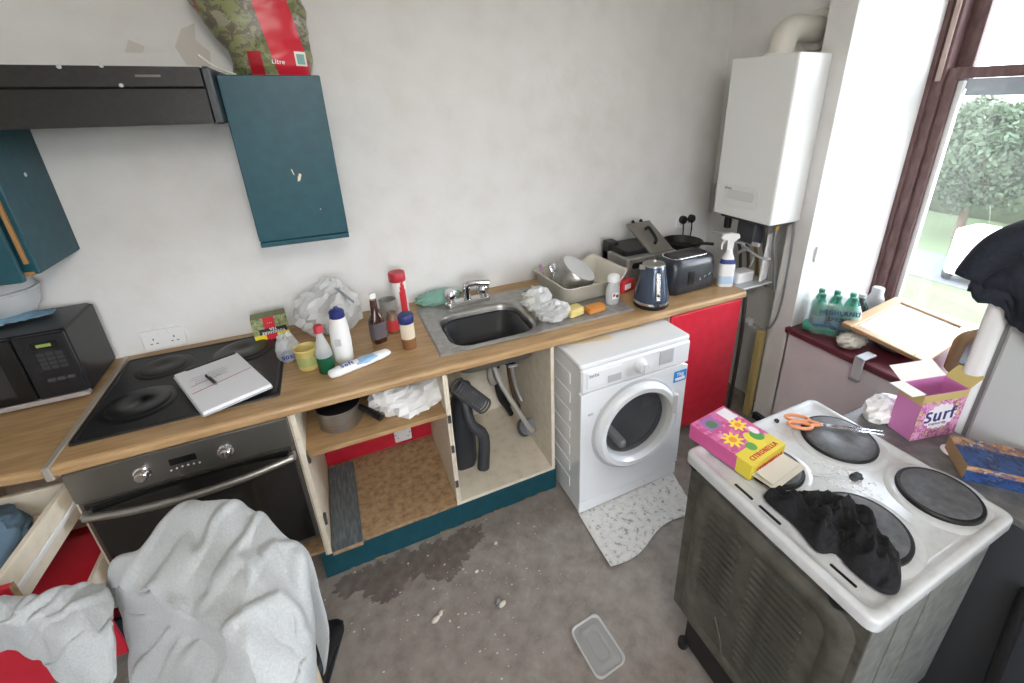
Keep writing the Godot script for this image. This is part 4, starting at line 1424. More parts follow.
# a cloth laid on a control net; the upper layer stops at a curved hem, below which the under layer falls away
func drape(net: Array, n: FastNoiseLite, lift: float, upper: bool, rough := 1.0) -> Array:
	var g := []
	for i in 90:
		var row := PackedVector3Array()
		for j in 96:
			var u := float(j) / 95.0
			if upper:
				u = lerpf(0.10, 0.90, u)
			var hem := lerpf(0.36, 1.0, 0.62 * smoothstep(0.06, 0.55, u) + 0.38 * smoothstep(0.45, 0.95, u))
			var v := float(i) / 89.0 * (hem if upper else 1.0)
			if upper:
				v = maxf(v, 0.12)
			var p := net_at(net, u, v)
			var fold := n.get_noise_2d(u * 3.0 + v * 1.2, v * 2.2)
			var fine := n.get_noise_2d(u * 9.0 - v * 4.0 + 9.0, v * 7.0 + 3.0)
			var ridge := 1.0 - absf(n.get_noise_2d(u * 4.0 + v * 2.5 + 31.0, v * 1.6 + 5.0)) * 2.0
			p.y += (0.024 * fold + 0.004 * fine + 0.014 * smoothstep(0.55, 1.0, ridge)) * rough
			p.x += 0.012 * rough * n.get_noise_2d(v * 4.0 + 20.0, u * 4.0)
			p.z += 0.012 * rough * n.get_noise_2d(u * 5.0 + 40.0, v * 4.0)
			p.y += lift
			if lift == 0.0 and net.size() == 6:
				p.y -= 0.04 * smoothstep(hem - 0.01, hem + 0.06, v)
			row.append(p)
		g.append(row)
	return g

# ---------------------------------------------------------------- boiler and its pipes
func boiler() -> void:
	var t := thing("boiler", "white wall-hung gas boiler with a flue elbow in the corner", "boiler", Vector3(2.83, 1.28, 0.385))
	var s := st()
	rbox(s, Vector3(0.113, 0.392, 0.19), Vector3(0.226, 0.784, 0.38), 0.010, 0.005)
	var cs := part(t, "casing", s, mt("boiler_white", c8(228, 229, 227), 0.3))
	s = st()
	bmm(s, Vector3(0.226, 0.05, 0.01), Vector3(0.368, 0.75, 0.30), 0.004)
	part(t, "mounting_frame", s, mats.light_grey)
	s = st()
	var face := Transform3D(Basis(Vector3(0, 0, 1), Vector3(-1, 0, 0), Vector3(0, -1, 0)), Vector3(0.0, 0.115, 0.175))
	rbox(s, Vector3.ZERO, Vector3(0.23, 0.006, 0.11), 0.02, 0.002, face)
	var fl := part(cs, "control_flap", s, mats.offwhite_plastic if false else mt("flap", c8(222, 223, 220), 0.35))
	s = st()
	rbox(s, Vector3(0, 0.0035, -0.005), Vector3(0.17, 0.003, 0.05), 0.012, 0.001, face)
	part(fl, "flap_recess", s, mt("flap_inner", c8(208, 209, 206), 0.4))
	txt(fl, "Ideal", 0.014, Transform3D(Basis(Vector3(0, 0, 1), Vector3(0, 1, 0), Vector3(-1, 0, 0)), Vector3(-0.005, 0.15, 0.09)), mats.mid_grey)
	# flue
	s = st()
	disc(s, 0.078, 0.012, tf(Vector3(0.12, 0.784, 0.185)), 28, 0.003)
	part(t, "flue_collar", s, mats.white_plastic)
	s = st()
	tube(s, [Vector3(0.12, 0.79, 0.185), Vector3(0.12, 0.82, 0.185), Vector3(0.130, 0.865, 0.185), Vector3(0.16, 0.895, 0.185), Vector3(0.21, 0.905, 0.185), Vector3(0.36, 0.905, 0.185)], 0.06, 20, 5)
	part(t, "flue", s, mt("flue_white", c8(214, 210, 200), 0.5))
	s = st()
	disc(s, 0.095, 0.02, tf(Vector3(0.348, 0.905, 0.185), 0, 0, -90), 28, 0.006)
	part(t, "wall_seal", s, mats.flue_white)
	# underside: bracket, valves, pipes
	s = st()
	bmm(s, Vector3(0.03, -0.02, 0.03), Vector3(0.22, 0.0, 0.35), 0.003)
	part(t, "underside_tray", s, mats.dark_grey)
	var pz := [0.07, 0.13, 0.19, 0.25, 0.31]
	var pm := [mats.dark_steel, mt("copper", c8(120, 96, 82), 0.5, 0.7), mt("brass", c8(186, 150, 84), 0.4, 0.9), mats.dark_steel, mats.mid_grey]
	for k in 5:
		s = st()
		tube(s, [Vector3(0.15, -0.02, pz[k]), Vector3(0.152, -0.15, pz[k]), Vector3(0.20, -0.26, pz[k] - 0.01), Vector3(0.24, -0.42, pz[k] - 0.015)], 0.010, 8, 5)
		part(t, "pipe", s, pm[k])
		s = st()
		disc(s, 0.017, 0.03, tf(Vector3(0.15, -0.055, pz[k])), 10, 0.003)
		part(t, "valve", s, mats.brass)
	s = st()
	bmm(s, Vector3(0.07, -0.15, 0.12), Vector3(0.15, -0.02, 0.24), 0.006)
	part(t, "pump_box", s, mats.dark_grey)
	s = st()
	bmm(s, Vector3(0.05, -0.09, 0.04), Vector3(0.08, -0.015, 0.075), 0.004)
	part(t, "filling_tap", s, mats.black_plastic)
	s = st()
	tube(s, [Vector3(0.10, -0.20, 0.34), Vector3(0.12, -0.22, 0.27), Vector3(0.12, -0.20, 0.16), Vector3(0.13, -0.25, 0.10)], 0.007, 8)
	part(t, "hose", s, mats.light_grey)
	# lower cover tray hanging open
	t = thing("boiler_cover", "white boiler cover panel hanging loose beside the spray bottle", "cover panel", Vector3(2.985, 0.93, 0.66))
	s = st()
	bx(s, Vector3(0, 0.13, 0), Vector3(0.10, 0.27, 0.012), 0.003, tf(Vector3.ZERO, 0, 20, -6))
	part(t, "panel", s, mats.white_plastic)
	s = st()
	bmm(s, Vector3(-0.17, -0.03, -0.22), Vector3(0.06, -0.018, 0.02), 0.003)
	part(t, "tray", s, mats.light_grey)
	t = thing("junction_box", "small white electrical box on the tray under the boiler", "box", Vector3(2.90, 0.912, 0.58))
	s = st()
	rbox(s, Vector3(0, 0.03, 0), Vector3(0.13, 0.06, 0.08), 0.012, 0.005)
	part(t, "case", s, mats.white_plastic)
	s = st()
	tube(s, [Vector3(0.05, 0.05, 0.0), Vector3(0.07, 0.14, 0.01), Vector3(0.02, 0.20, -0.03), Vector3(-0.03, 0.22, -0.06)], 0.004, 6)
	part(t, "lead", s, mats.light_grey)
	s = st()
	bmm(s, Vector3(2.90, 1.13, 0.33), Vector3(2.92, 1.15, 0.66), 0.003)
	single("pipe_bracket", "grey metal bracket strip across the pipes under the boiler", "bracket", s, mats.light_grey)
	# cable down the wall
	s = st()
	tube(s, [Vector3(3.045, 1.30, 0.735), Vector3(3.053, 1.18, 0.745), Vector3(3.055, 1.0, 0.75), Vector3(3.053, 0.80, 0.752), Vector3(3.05, 0.68, 0.735), Vector3(3.045, 0.62, 0.70), Vector3(3.03, 0.615, 0.65), Vector3(3.0, 0.64, 0.62)], 0.006, 8)
	single("cable", "grey cable running down the wall edge below the boiler", "cable", s, mats.mid_grey)
	s = st()
	bmm(s, Vector3(3.02, 0.0, 0.655), Vector3(3.056, 0.60, 0.695), 0.003)
	single("timber_batten", "yellowed timber batten upright beside the red cabinet", "batten", s, mt("yellow_wood", c8(190, 170, 112), 0.8))
	s = st()
	tube(s, [Vector3(2.96, 0.02, 0.60), Vector3(2.96, 0.6, 0.60), Vector3(2.95, 0.9, 0.585)], 0.012, 8, 4)
	tube(s, [Vector3(2.90, 0.02, 0.56), Vector3(2.90, 0.9, 0.56)], 0.011, 8, 1)
	var gp := single("gas_pipe", "dark pipes rising between the red cabinet and the wall", "pipe", s, mats.dark_steel)
	s = st()
	disc(s, 0.024, 0.03, tf(Vector3(2.985, 0.645, 0.605), 90), 12, 0.004)
	part(gp, "stop_valve", s, mats.light_grey)

# ---------------------------------------------------------------- hob, microwave and what lies there
func hob_side() -> void:
	var t := thing("electric_hob", "black electric hob set in the oak worktop above the oven", "hob", Vector3(-0.01, 0.91, 0.055))
	var s := st()
	var en := mt("hob_black", Color.WHITE, 0.5, 0.0, { "tex": ntex("hob_t", 0.02, [[0.0, c8(12, 12, 14)], [0.6, c8(20, 20, 22)], [0.88, c8(32, 31, 31)], [1.0, c8(60, 56, 50)]], {"oct": 6, "seed": 61}), "tri": Vector3(3, 3, 3)})
	var rings := []
	for q in [[0.0, 0.0], [0.002, 0.007], [0.010, 0.009], [0.016, 0.006]]:
		rings.append(rrect(0.585 - 2 * q[0], 0.565 - 2 * q[0], 0.012, 3, q[1], Vector3(0.2925, 0, 0.2825)))
	loft(s, rings, false, true)
	var top := part(t, "hob_top", s, en)
	var dk := mt("plate_black", c8(38, 35, 33), 0.5, 0.1)
	for e in [[0.14, 0.40, 0.095, 0], [0.155, 0.135, 0.078, 1], [0.43, 0.13, 0.095, 0], [0.43, 0.41, 0.078, 1]]:
		s = st()
		lathe(s, [Vector2(e[2] + 0.018, 0.006), Vector2(e[2] + 0.010, 0.011), Vector2(e[2], 0.011), Vector2(e[2] - 0.004, 0.015), Vector2(e[2] - 0.012, 0.017), Vector2(0.028, 0.017), Vector2(0.025, 0.015), Vector2(0, 0.015)], tf(Vector3(e[0], 0, e[1])), 40)
		part(top, "hotplate", s, dk if e[3] == 1 else mats.black_gloss)

	# clipboard with pad and pen
	t = thing("notepad", "white lined notepad on a clipboard lying on the hob", "notepad", Vector3(0.38, 0.928, 0.455), deg_to_rad(24))
	s = st()
	rbox(s, Vector3(0, 0.002, 0), Vector3(0.22, 0.004, 0.375), 0.01, 0.001)
	part(t, "clipboard", s, mats.light_grey)
	s = st()
	bx(s, Vector3(0.0, 0.0105, 0.005), Vector3(0.212, 0.013, 0.355), 0.0015)
	var pad := part(t, "pad", s, mt("paper", c8(232, 232, 236), 0.8))
	s = st()
	bx(s, Vector3(0.0, 0.0187, 0.0), Vector3(0.20, 0.0006, 0.003), 0.0001, tf(Vector3(0, 0, 0.02), 0, 9))
	bx(s, Vector3(-0.02, 0.0187, 0.0), Vector3(0.10, 0.0006, 0.002), 0.0001, tf(Vector3(-0.02, 0, -0.03), 0, 9))
	part(pad, "red_margin", s, mt("margin_red", c8(176, 84, 100), 0.8))
	s = st()
	for k in 4:
		bx(s, Vector3(-0.02, 0.0186, -0.08 + k * 0.016), Vector3(0.11 + 0.015 * sin(k * 2.0), 0.0005, 0.0012), 0.0001)
	part(pad, "handwriting", s, mats.mid_grey)
	s = st()
	bx(s, Vector3(0.015, 0.02, -0.172), Vector3(0.17, 0.006, 0.02), 0.002)
	part(t, "clip", s, mats.black_plastic)
	t = thing("pen", "black ballpoint pen lying on the white notepad", "pen", Vector3(0.352, 0.953, 0.46), deg_to_rad(-62))
	s = st()
	tube(s, [Vector3(-0.045, 0, 0), Vector3(0.04, 0, 0)], 0.006, 10, 1)
	part(t, "barrel", s, mats.black_plastic)
	s = st()
	tube(s, [Vector3(0.04, 0, 0), Vector3(0.056, 0, 0)], 0.005, 8, 1, 0.001)
	part(t, "tip", s, mats.chrome)
	s = st()
	bmm(s, Vector3(-0.042, 0.006, -0.002), Vector3(-0.01, 0.009, 0.002), 0.0005)
	part(t, "clip", s, mats.chrome)

	# microwave
	t = thing("microwave", "black microwave oven with a small green display on the worktop", "microwave", Vector3(-0.05, 0.91, 0.03), deg_to_rad(1))
	s = st()
	bmm(s, Vector3(-0.50, 0.012, 0.0), Vector3(0.0, 0.272, 0.262), 0.008)
	var mb := mt("mw_black", Color.WHITE, 0.38, 0.0, {"tex": ntex("mw_t", 0.03, [[0.0, c8(14, 15, 18)], [0.6, c8(22, 23, 27)], [1.0, c8(36, 36, 40)]], {"oct": 5}), "tri": Vector3(2, 2, 2)})
	part(t, "body", s, mb)
	s = st()
	bmm(s, Vector3(-0.50, 0.03, 0.262), Vector3(-0.135, 0.27, 0.28), 0.005)
	var dr := part(t, "door", s, mats.black_gloss)
	s = st()
	bmm(s, Vector3(-0.46, 0.06, 0.279), Vector3(-0.18, 0.235, 0.2815), 0.002)
	part(dr, "window", s, mt("mesh_glass", c8(44, 44, 46), 0.3))
	s = st()
	bmm(s, Vector3(-0.132, 0.03, 0.262), Vector3(0.0, 0.27, 0.279), 0.005)
	var pn := part(t, "control_panel", s, mb)
	s = st()
	bmm(s, Vector3(-0.095, 0.215, 0.2785), Vector3(-0.025, 0.245, 0.281), 0.001)
	part(pn, "display_bezel", s, mats.black_gloss)
	s = st()
	bmm(s, Vector3(-0.078, 0.225, 0.2808), Vector3(-0.040, 0.236, 0.2816), 0.0003)
	var lit := mt("green_display", c8(120, 140, 70), 0.4)
	lit.emission_enabled = true
	lit.emission = c8(150, 180, 80)
	lit.emission_energy_multiplier = 0.25
	part(pn, "display", s, lit)
	for r in 4:
		for c in 3:
			s = st()
			bmm(s, Vector3(-0.088 + c * 0.024, 0.19 - r * 0.017, 0.2785), Vector3(-0.069 + c * 0.024, 0.203 - r * 0.017, 0.2802), 0.001)
			part(pn, "button", s, mt("dim_button", c8(50, 50, 54), 0.5))
	for c in 3:
		s = st()
		rbox(s, Vector3.ZERO, Vector3(0.022, 0.003, 0.014), 0.005, 0.001, tf(Vector3(-0.079 + c * 0.026, 0.098, 0.28), 90))
		part(pn, "button", s, mats.dark_grey)
	s = st()
	bmm(s, Vector3(-0.50, 0.012, 0.262), Vector3(0.0, 0.03, 0.281), 0.002)
	part(t, "bottom_trim", s, mt("trim_silver", c8(168, 160, 158), 0.4, 0.3))
	for x in [-0.46, -0.05]:
		for z in [0.04, 0.22]:
			s = st()
			disc(s, 0.014, 0.013, tf(Vector3(x, 0, z)), 10)
			part(t, "foot", s, mats.black_rubber)
	# cloth and tub on the microwave
	s = st()
	var n := noise(12, 2.0, 3)
	var g := []
	for i in 30:
		var row := PackedVector3Array()
		for j in 24:
			var u := float(i) / 29.0
			var v := float(j) / 23.0 * 2.0 - 1.0
			var w := 0.085 * (1.0 - u * 0.75)
			var p := Vector3(-0.42 + u * 0.29, 1.190 + 0.045 * (1.0 - v * v) * (1.0 - u) + 0.02 * absf(n.get_noise_2d(u * 6, v * 4)), 0.17 - u * 0.05 + v * w)
			row.append(p)
		g.append(row)
	sheet(s, g, 0.003)
	single("plastic_sheet", "crumpled pale blue plastic sheet on top of the microwave", "plastic sheet", s, mt("blue_plastic", c8(120, 156, 178), 0.35))
	t = thing("food_tub", "cloudy clear plastic tub standing on the microwave by the wall", "tub", Vector3(-0.26, 1.182, 0.085))
	s = st()
	lathe(s, [Vector2(0.0, 0.0), Vector2(0.06, 0.0), Vector2(0.09, 0.05), Vector2(0.1, 0.10), Vector2(0.092, 0.13), Vector2(0.07, 0.15), Vector2(0.0, 0.155)], tf(Vector3.ZERO), 28)
	part(t, "bowl", s, mats.clear_plastic)
	s = st()
	lathe(s, [Vector2(0.098, 0.102), Vector2(0.104, 0.105), Vector2(0.104, 0.112), Vector2(0.096, 0.114)], tf(Vector3.ZERO), 28)
	part(t, "rim", s, mats.light_grey)

	# tea box standing on its head
	var im := canvas(180, 140, c8(120, 128, 84))
	speckle(im, 9, 0.05, [c8(92, 104, 62), c8(132, 140, 96), c8(160, 164, 120), c8(112, 120, 80)], 0, 0, 180, 140)
	im.fill_rect(Rect2i(60, 0, 56, 140), c8(204, 36, 52))
	im.fill_rect(Rect2i(0, 100, 60, 40), c8(226, 206, 52))
	im.fill_rect(Rect2i(116, 100, 64, 40), c8(226, 206, 52))
	im.fill_rect(Rect2i(30, 66, 140, 34), c8(34, 34, 32))
	var side := mt("tea_side", c8(108, 116, 74), 0.5)
	t = thing("tea_box", "green and red tea box standing upside down against the wall", "box", Vector3(0.523, 0.9135, 0.095), deg_to_rad(6))
	s = st()
	bx(s, Vector3(0, 0.056, 0), Vector3(0.136, 0.112, 0.07), 0.001)
	part(t, "carton", s, side)
	s = st()
	quad_uv(s, Vector3(-0.068, 0.0, 0.0355), Vector3(0.068, 0.0, 0.0355), Vector3(0.068, 0.112, 0.0355), Vector3(-0.068, 0.112, 0.0355))
	var fp := part(t, "front_print", s, img_mat("tea_print", im, 0.5))
	txt(fp, "YORKSHIRE", 0.0125, tf(Vector3(0.008, 0.0385, 0.036), 0, 0, 180), mats.ink_white)
	txt(fp, "TEA", 0.0125, tf(Vector3(0.008, 0.0535, 0.036), 0, 0, 180), mats.ink_white)
	txt(fp, "- - -", 0.009, tf(Vector3(0.0, 0.083, 0.036), 0, 0, 180), mats.ink_white).name = "print_line"

# ---------------------------------------------------------------- bottles, jars and bags between hob and sink
func bottles_by_sink() -> void:
	var Y := 0.91
	# carrier bag
	var t := thing("carrier_bag", "grey-white carrier bag slumped against the wall", "bag", Vector3(0.765, Y, 0.125))
	var s := st()
	blob(s, Vector3(0, 0.085, 0), Vector3(0.12, 0.10, 0.08), 0.42, 0.14, 14, 0.0, 26, 15, true, Transform3D(), false)
	part(t, "bag", s, mats.thin_bag)
	s = st()
	blob(s, Vector3(0.02, 0.195, 0.0), Vector3(0.05, 0.05, 0.035), 0.5, 0.25, 15, -100.0, 14, 9, true, Transform3D(), false)
	part(t, "knotted_top", s, mats.thin_bag)
	s = st()
	tube(s, [Vector3(0.05, 0.21, 0.03), Vector3(0.085, 0.17, 0.055), Vector3(0.115, 0.13, 0.05)], 0.008, 6, 4, -1, 0.4)
	part(t, "dark_print", s, mt("bag_print", c8(120, 124, 130), 0.5))
	# small clear bag with blue print
	t = thing("clear_bag", "clear plastic bag with blue print at the corner of the hob", "bag", Vector3(0.597, Y, 0.352))
	s = st()
	blob(s, Vector3(0, 0.055, 0), Vector3(0.038, 0.06, 0.038), 0.35, 0.2, 24, 0.0, 18, 11, true, Transform3D(), false)
	part(t, "bag", s, mats.clear_plastic)
	txt(t, "sos", 0.02, tf(Vector3(0.0, 0.035, 0.044), -10), mats.ink_blue)
	s = st()
	blob(s, Vector3(0.0, 0.02, 0.0), Vector3(0.028, 0.02, 0.028), 0.3, 0.3, 25, 0.002, 18, 12)
	part(t, "dark_contents", s, mats.dark_grey)
	# yellow tub
	t = thing("sauce_tub", "yellow and green plastic tub beside the green bottle", "tub", Vector3(0.672, Y, 0.452))
	s = st()
	lathe(s, [Vector2(0, 0), Vector2(0.034, 0), Vector2(0.037, 0.004), Vector2(0.042, 0.08), Vector2(0.045, 0.084), Vector2(0.045, 0.09), Vector2(0.042, 0.092), Vector2(0.040, 0.088), Vector2(0.034, 0.01), Vector2(0, 0.008)], tf(Vector3.ZERO), 24)
	part(t, "tub", s, mt("tub_yellow", c8(204, 186, 116), 0.4))
	s = st()
	lathe(s, [Vector2(0.0385, 0.02), Vector2(0.0415, 0.06)], tf(Vector3.ZERO), 24)
	part(t, "green_label", s, mt("tub_green", c8(166, 174, 110), 0.5))
	# green bottle with red cap
	t = thing("sauce_bottle", "clear bottle of green liquid with a red cap", "bottle", Vector3(0.736, Y, 0.520))
	s = st()
	lathe(s, [Vector2(0, 0), Vector2(0.026, 0), Vector2(0.030, 0.005), Vector2(0.030, 0.07), Vector2(0.0295, 0.072), Vector2(0, 0.072)], tf(Vector3.ZERO), 20)
	part(t, "green_liquid", s, mt("green_liq", c8(20, 84, 56), 0.2))
	s = st()
	lathe(s, [Vector2(0.0306, 0.072), Vector2(0.029, 0.09), Vector2(0.021, 0.125), Vector2(0.013, 0.155), Vector2(0.012, 0.175)], tf(Vector3.ZERO), 20)
	part(t, "neck", s, mats.clear_plastic)
	s = st()
	lathe(s, [Vector2(0.015, 0.172), Vector2(0.017, 0.174), Vector2(0.017, 0.198), Vector2(0.013, 0.203), Vector2(0, 0.203)], tf(Vector3.ZERO), 20)
	part(t, "cap", s, mats.red_cap)
	# white squeezy bottle with blue cap
	t = thing("squeezy_bottle", "white squeezy bottle with a blue cap", "bottle", Vector3(0.80, Y, 0.462))
	s = st()
	lathe(s, [Vector2(0, 0), Vector2(0.033, 0), Vector2(0.038, 0.006), Vector2(0.0385, 0.09), Vector2(0.036, 0.15), Vector2(0.030, 0.185), Vector2(0.026, 0.20), Vector2(0, 0.20)], tf(Vector3.ZERO, 0, 0, -2), 26)
	part(t, "bottle", s, mats.white_plastic)
	s = st()
	lathe(s, [Vector2(0.028, 0.196), Vector2(0.029, 0.198), Vector2(0.028, 0.222), Vector2(0.022, 0.228), Vector2(0.010, 0.230), Vector2(0.008, 0.240), Vector2(0, 0.241)], tf(Vector3(0, 0, 0), 0, 0, -2), 22)
	part(t, "cap", s, mats.blue_cap)
	s = st()
	bx(s, Vector3(0, 0, 0), Vector3(0.022, 0.03, 0.004), 0.001, tf(Vector3(-0.008, 0.10, 0.036), 0, -12))
	part(t, "barcode", s, mats.light_grey)
	# white film roll: tissue pack
	t = thing("tissue_pack", "white packet with blue print lying at the worktop edge", "packet", Vector3(0.86, Y + 0.018, 0.545), deg_to_rad(19))
	s = st()
	var rings := []
	for q in [[-0.125, 0.006, 0.014], [-0.12, 0.016, 0.02], [-0.09, 0.019, 0.026], [0.0, 0.018, 0.027], [0.08, 0.017, 0.026], [0.112, 0.014, 0.02], [0.122, 0.005, 0.013]]:
		var r := PackedVector3Array()
		for k in 16:
			var a := TAU * k / 16
			r.append(Vector3(q[0], sin(a) * q[1], -cos(a) * q[2]))
		rings.append(r)
	loft(s, rings)
	part(t, "wrapper", s, mt("pack_white", c8(234, 236, 238), 0.4))
	txt(t, "Soft", 0.02, tf(Vector3(-0.055, 0.0185, 0.006), -80), mats.ink_blue)
	s = st()
	blob(s, Vector3(0.02, 0.010, 0.004), Vector3(0.045, 0.0095, 0.024), 0.3, 0.4, 44, -100, 18, 10)
	part(t, "blue_print", s, mt("pale_blue", c8(150, 184, 216), 0.5))
	# brown sauce
	t = thing("brown_sauce_bottle", "brown sauce glass bottle with a white cap", "bottle", Vector3(0.952, Y, 0.362), deg_to_rad(20))
	s = st()
	rings = []
	for q in [[0.0, 0.052, 0.012], [0.004, 0.058, 0.014], [0.105, 0.058, 0.014], [0.13, 0.046, 0.016], [0.155, 0.032, 0.015], [0.21, 0.026, 0.0129]]:
		rings.append(rrect(q[1], q[1], q[2], 4, q[0]))
	loft(s, rings)
	part(t, "bottle", s, mt("sauce_brown", c8(60, 34, 22), 0.1, 0.0, {"coat": 0.6}))
	s = st()
	rings = []
	for q in [[0.025, 0.0595], [0.1, 0.0595]]:
		rings.append(rrect(q[1], q[1], 0.014, 4, q[0]))
	loft(s, rings, false, false)
	part(t, "label_band", s, mt("sauce_label", c8(92, 86, 92), 0.5))
	s = st()
	lathe(s, [Vector2(0.0128, 0.16), Vector2(0.0138, 0.165), Vector2(0.0135, 0.205)], tf(Vector3.ZERO), 16)
	part(t, "neck_band", s, mt("neck_tan", c8(150, 122, 92), 0.5))
	s = st()
	lathe(s, [Vector2(0.0145, 0.208), Vector2(0.0155, 0.21), Vector2(0.015, 0.228), Vector2(0.012, 0.232), Vector2(0, 0.232)], tf(Vector3.ZERO), 18)
	part(t, "cap", s, mats.white_plastic)
	# small red label jar behind it
	t = thing("ketchup_jar", "small jar with a red and white label behind the sauce bottle", "jar", Vector3(1.025, Y, 0.30))
	s = st()
	lathe(s, [Vector2(0, 0), Vector2(0.026, 0), Vector2(0.028, 0.004), Vector2(0.028, 0.075), Vector2(0.02, 0.09), Vector2(0.02, 0.1), Vector2(0, 0.1)], tf(Vector3.ZERO), 20)
	part(t, "jar", s, mt("jar_dark", c8(120, 92, 72), 0.25))
	s = st()
	lathe(s, [Vector2(0.0285, 0.015), Vector2(0.0285, 0.068)], tf(Vector3.ZERO), 20)
	part(t, "label", s, mt("jar_red", c8(190, 52, 56), 0.5))
	# tin can
	t = thing("tin_can", "open steel tin can between the bottles and the red-capped carton", "can", Vector3(1.02, Y, 0.215))
	s = st()
	var pr := [Vector2(0, 0.003), Vector2(0.036, 0.003), Vector2(0.038, 0)]
	for k in 10:
		pr.append(Vector2(0.0375 - 0.0008 * (k % 2), 0.01 + k * 0.012))
	pr.append_array([Vector2(0.039, 0.128), Vector2(0.039, 0.132), Vector2(0.036, 0.131), Vector2(0.036, 0.01), Vector2(0, 0.01)])
	lathe(s, pr, tf(Vector3.ZERO), 28)
	part(t, "can", s, mats.steel_dull)
	# tall canister with red lid
	t = thing("gravy_canister", "tall white canister with red print and a red lid", "canister", Vector3(1.085, Y, 0.165), deg_to_rad(8))
	s = st()
	lathe(s, [Vector2(0, 0), Vector2(0.034, 0), Vector2(0.036, 0.003), Vector2(0.036, 0.20), Vector2(0, 0.20)], tf(Vector3.ZERO), 26)
	part(t, "body", s, mt("canister_white", c8(232, 228, 224), 0.4))
	s = st()
	lathe(s, [Vector2(0.0375, 0.196), Vector2(0.0385, 0.198), Vector2(0.0385, 0.235), Vector2(0.0355, 0.24), Vector2(0, 0.238)], tf(Vector3.ZERO), 26)
	part(t, "lid", s, mats.red_cap)
	s = st()
	for k in 7:
		var a0 := -1.5 + k * 0.13
		var wv := 0.05 * sin(k * 0.5)
		quad(s, Vector3(sin(a0) * 0.0366, 0.03 + wv * 0.3, cos(a0) * 0.0366), Vector3(sin(a0 + 0.13) * 0.0366, 0.03 + wv * 0.3, cos(a0 + 0.13) * 0.0366), Vector3(sin(a0 + 0.13) * 0.0366, 0.15 + wv, cos(a0 + 0.13) * 0.0366), Vector3(sin(a0) * 0.0366, 0.15 + wv, cos(a0) * 0.0366))
	var q2 := part(t, "red_print", s, mats.ink_red)
	q2.rotation.y = 1.25
	# spice jar with blue lid
	t = thing("spice_jar", "glass spice jar with a blue lid and brown powder", "jar", Vector3(1.062, Y, 0.478))
	s = st()
	lathe(s, [Vector2(0, 0), Vector2(0.027, 0), Vector2(0.029, 0.004), Vector2(0.029, 0.05), Vector2(0, 0.05)], tf(Vector3.ZERO), 22)
	part(t, "powder", s, mt("powder", c8(128, 86, 52), 0.7))
	s = st()
	lathe(s, [Vector2(0.0296, 0.05), Vector2(0.0296, 0.115), Vector2(0.026, 0.125)], tf(Vector3.ZERO), 22)
	part(t, "glass", s, mt("jar_paper", c8(216, 204, 180), 0.3))
	s = st()
	lathe(s, [Vector2(0.030, 0.120), Vector2(0.0315, 0.122), Vector2(0.0315, 0.155), Vector2(0.029, 0.159), Vector2(0, 0.159)], tf(Vector3.ZERO), 22)
	part(t, "lid", s, mats.blue_cap)

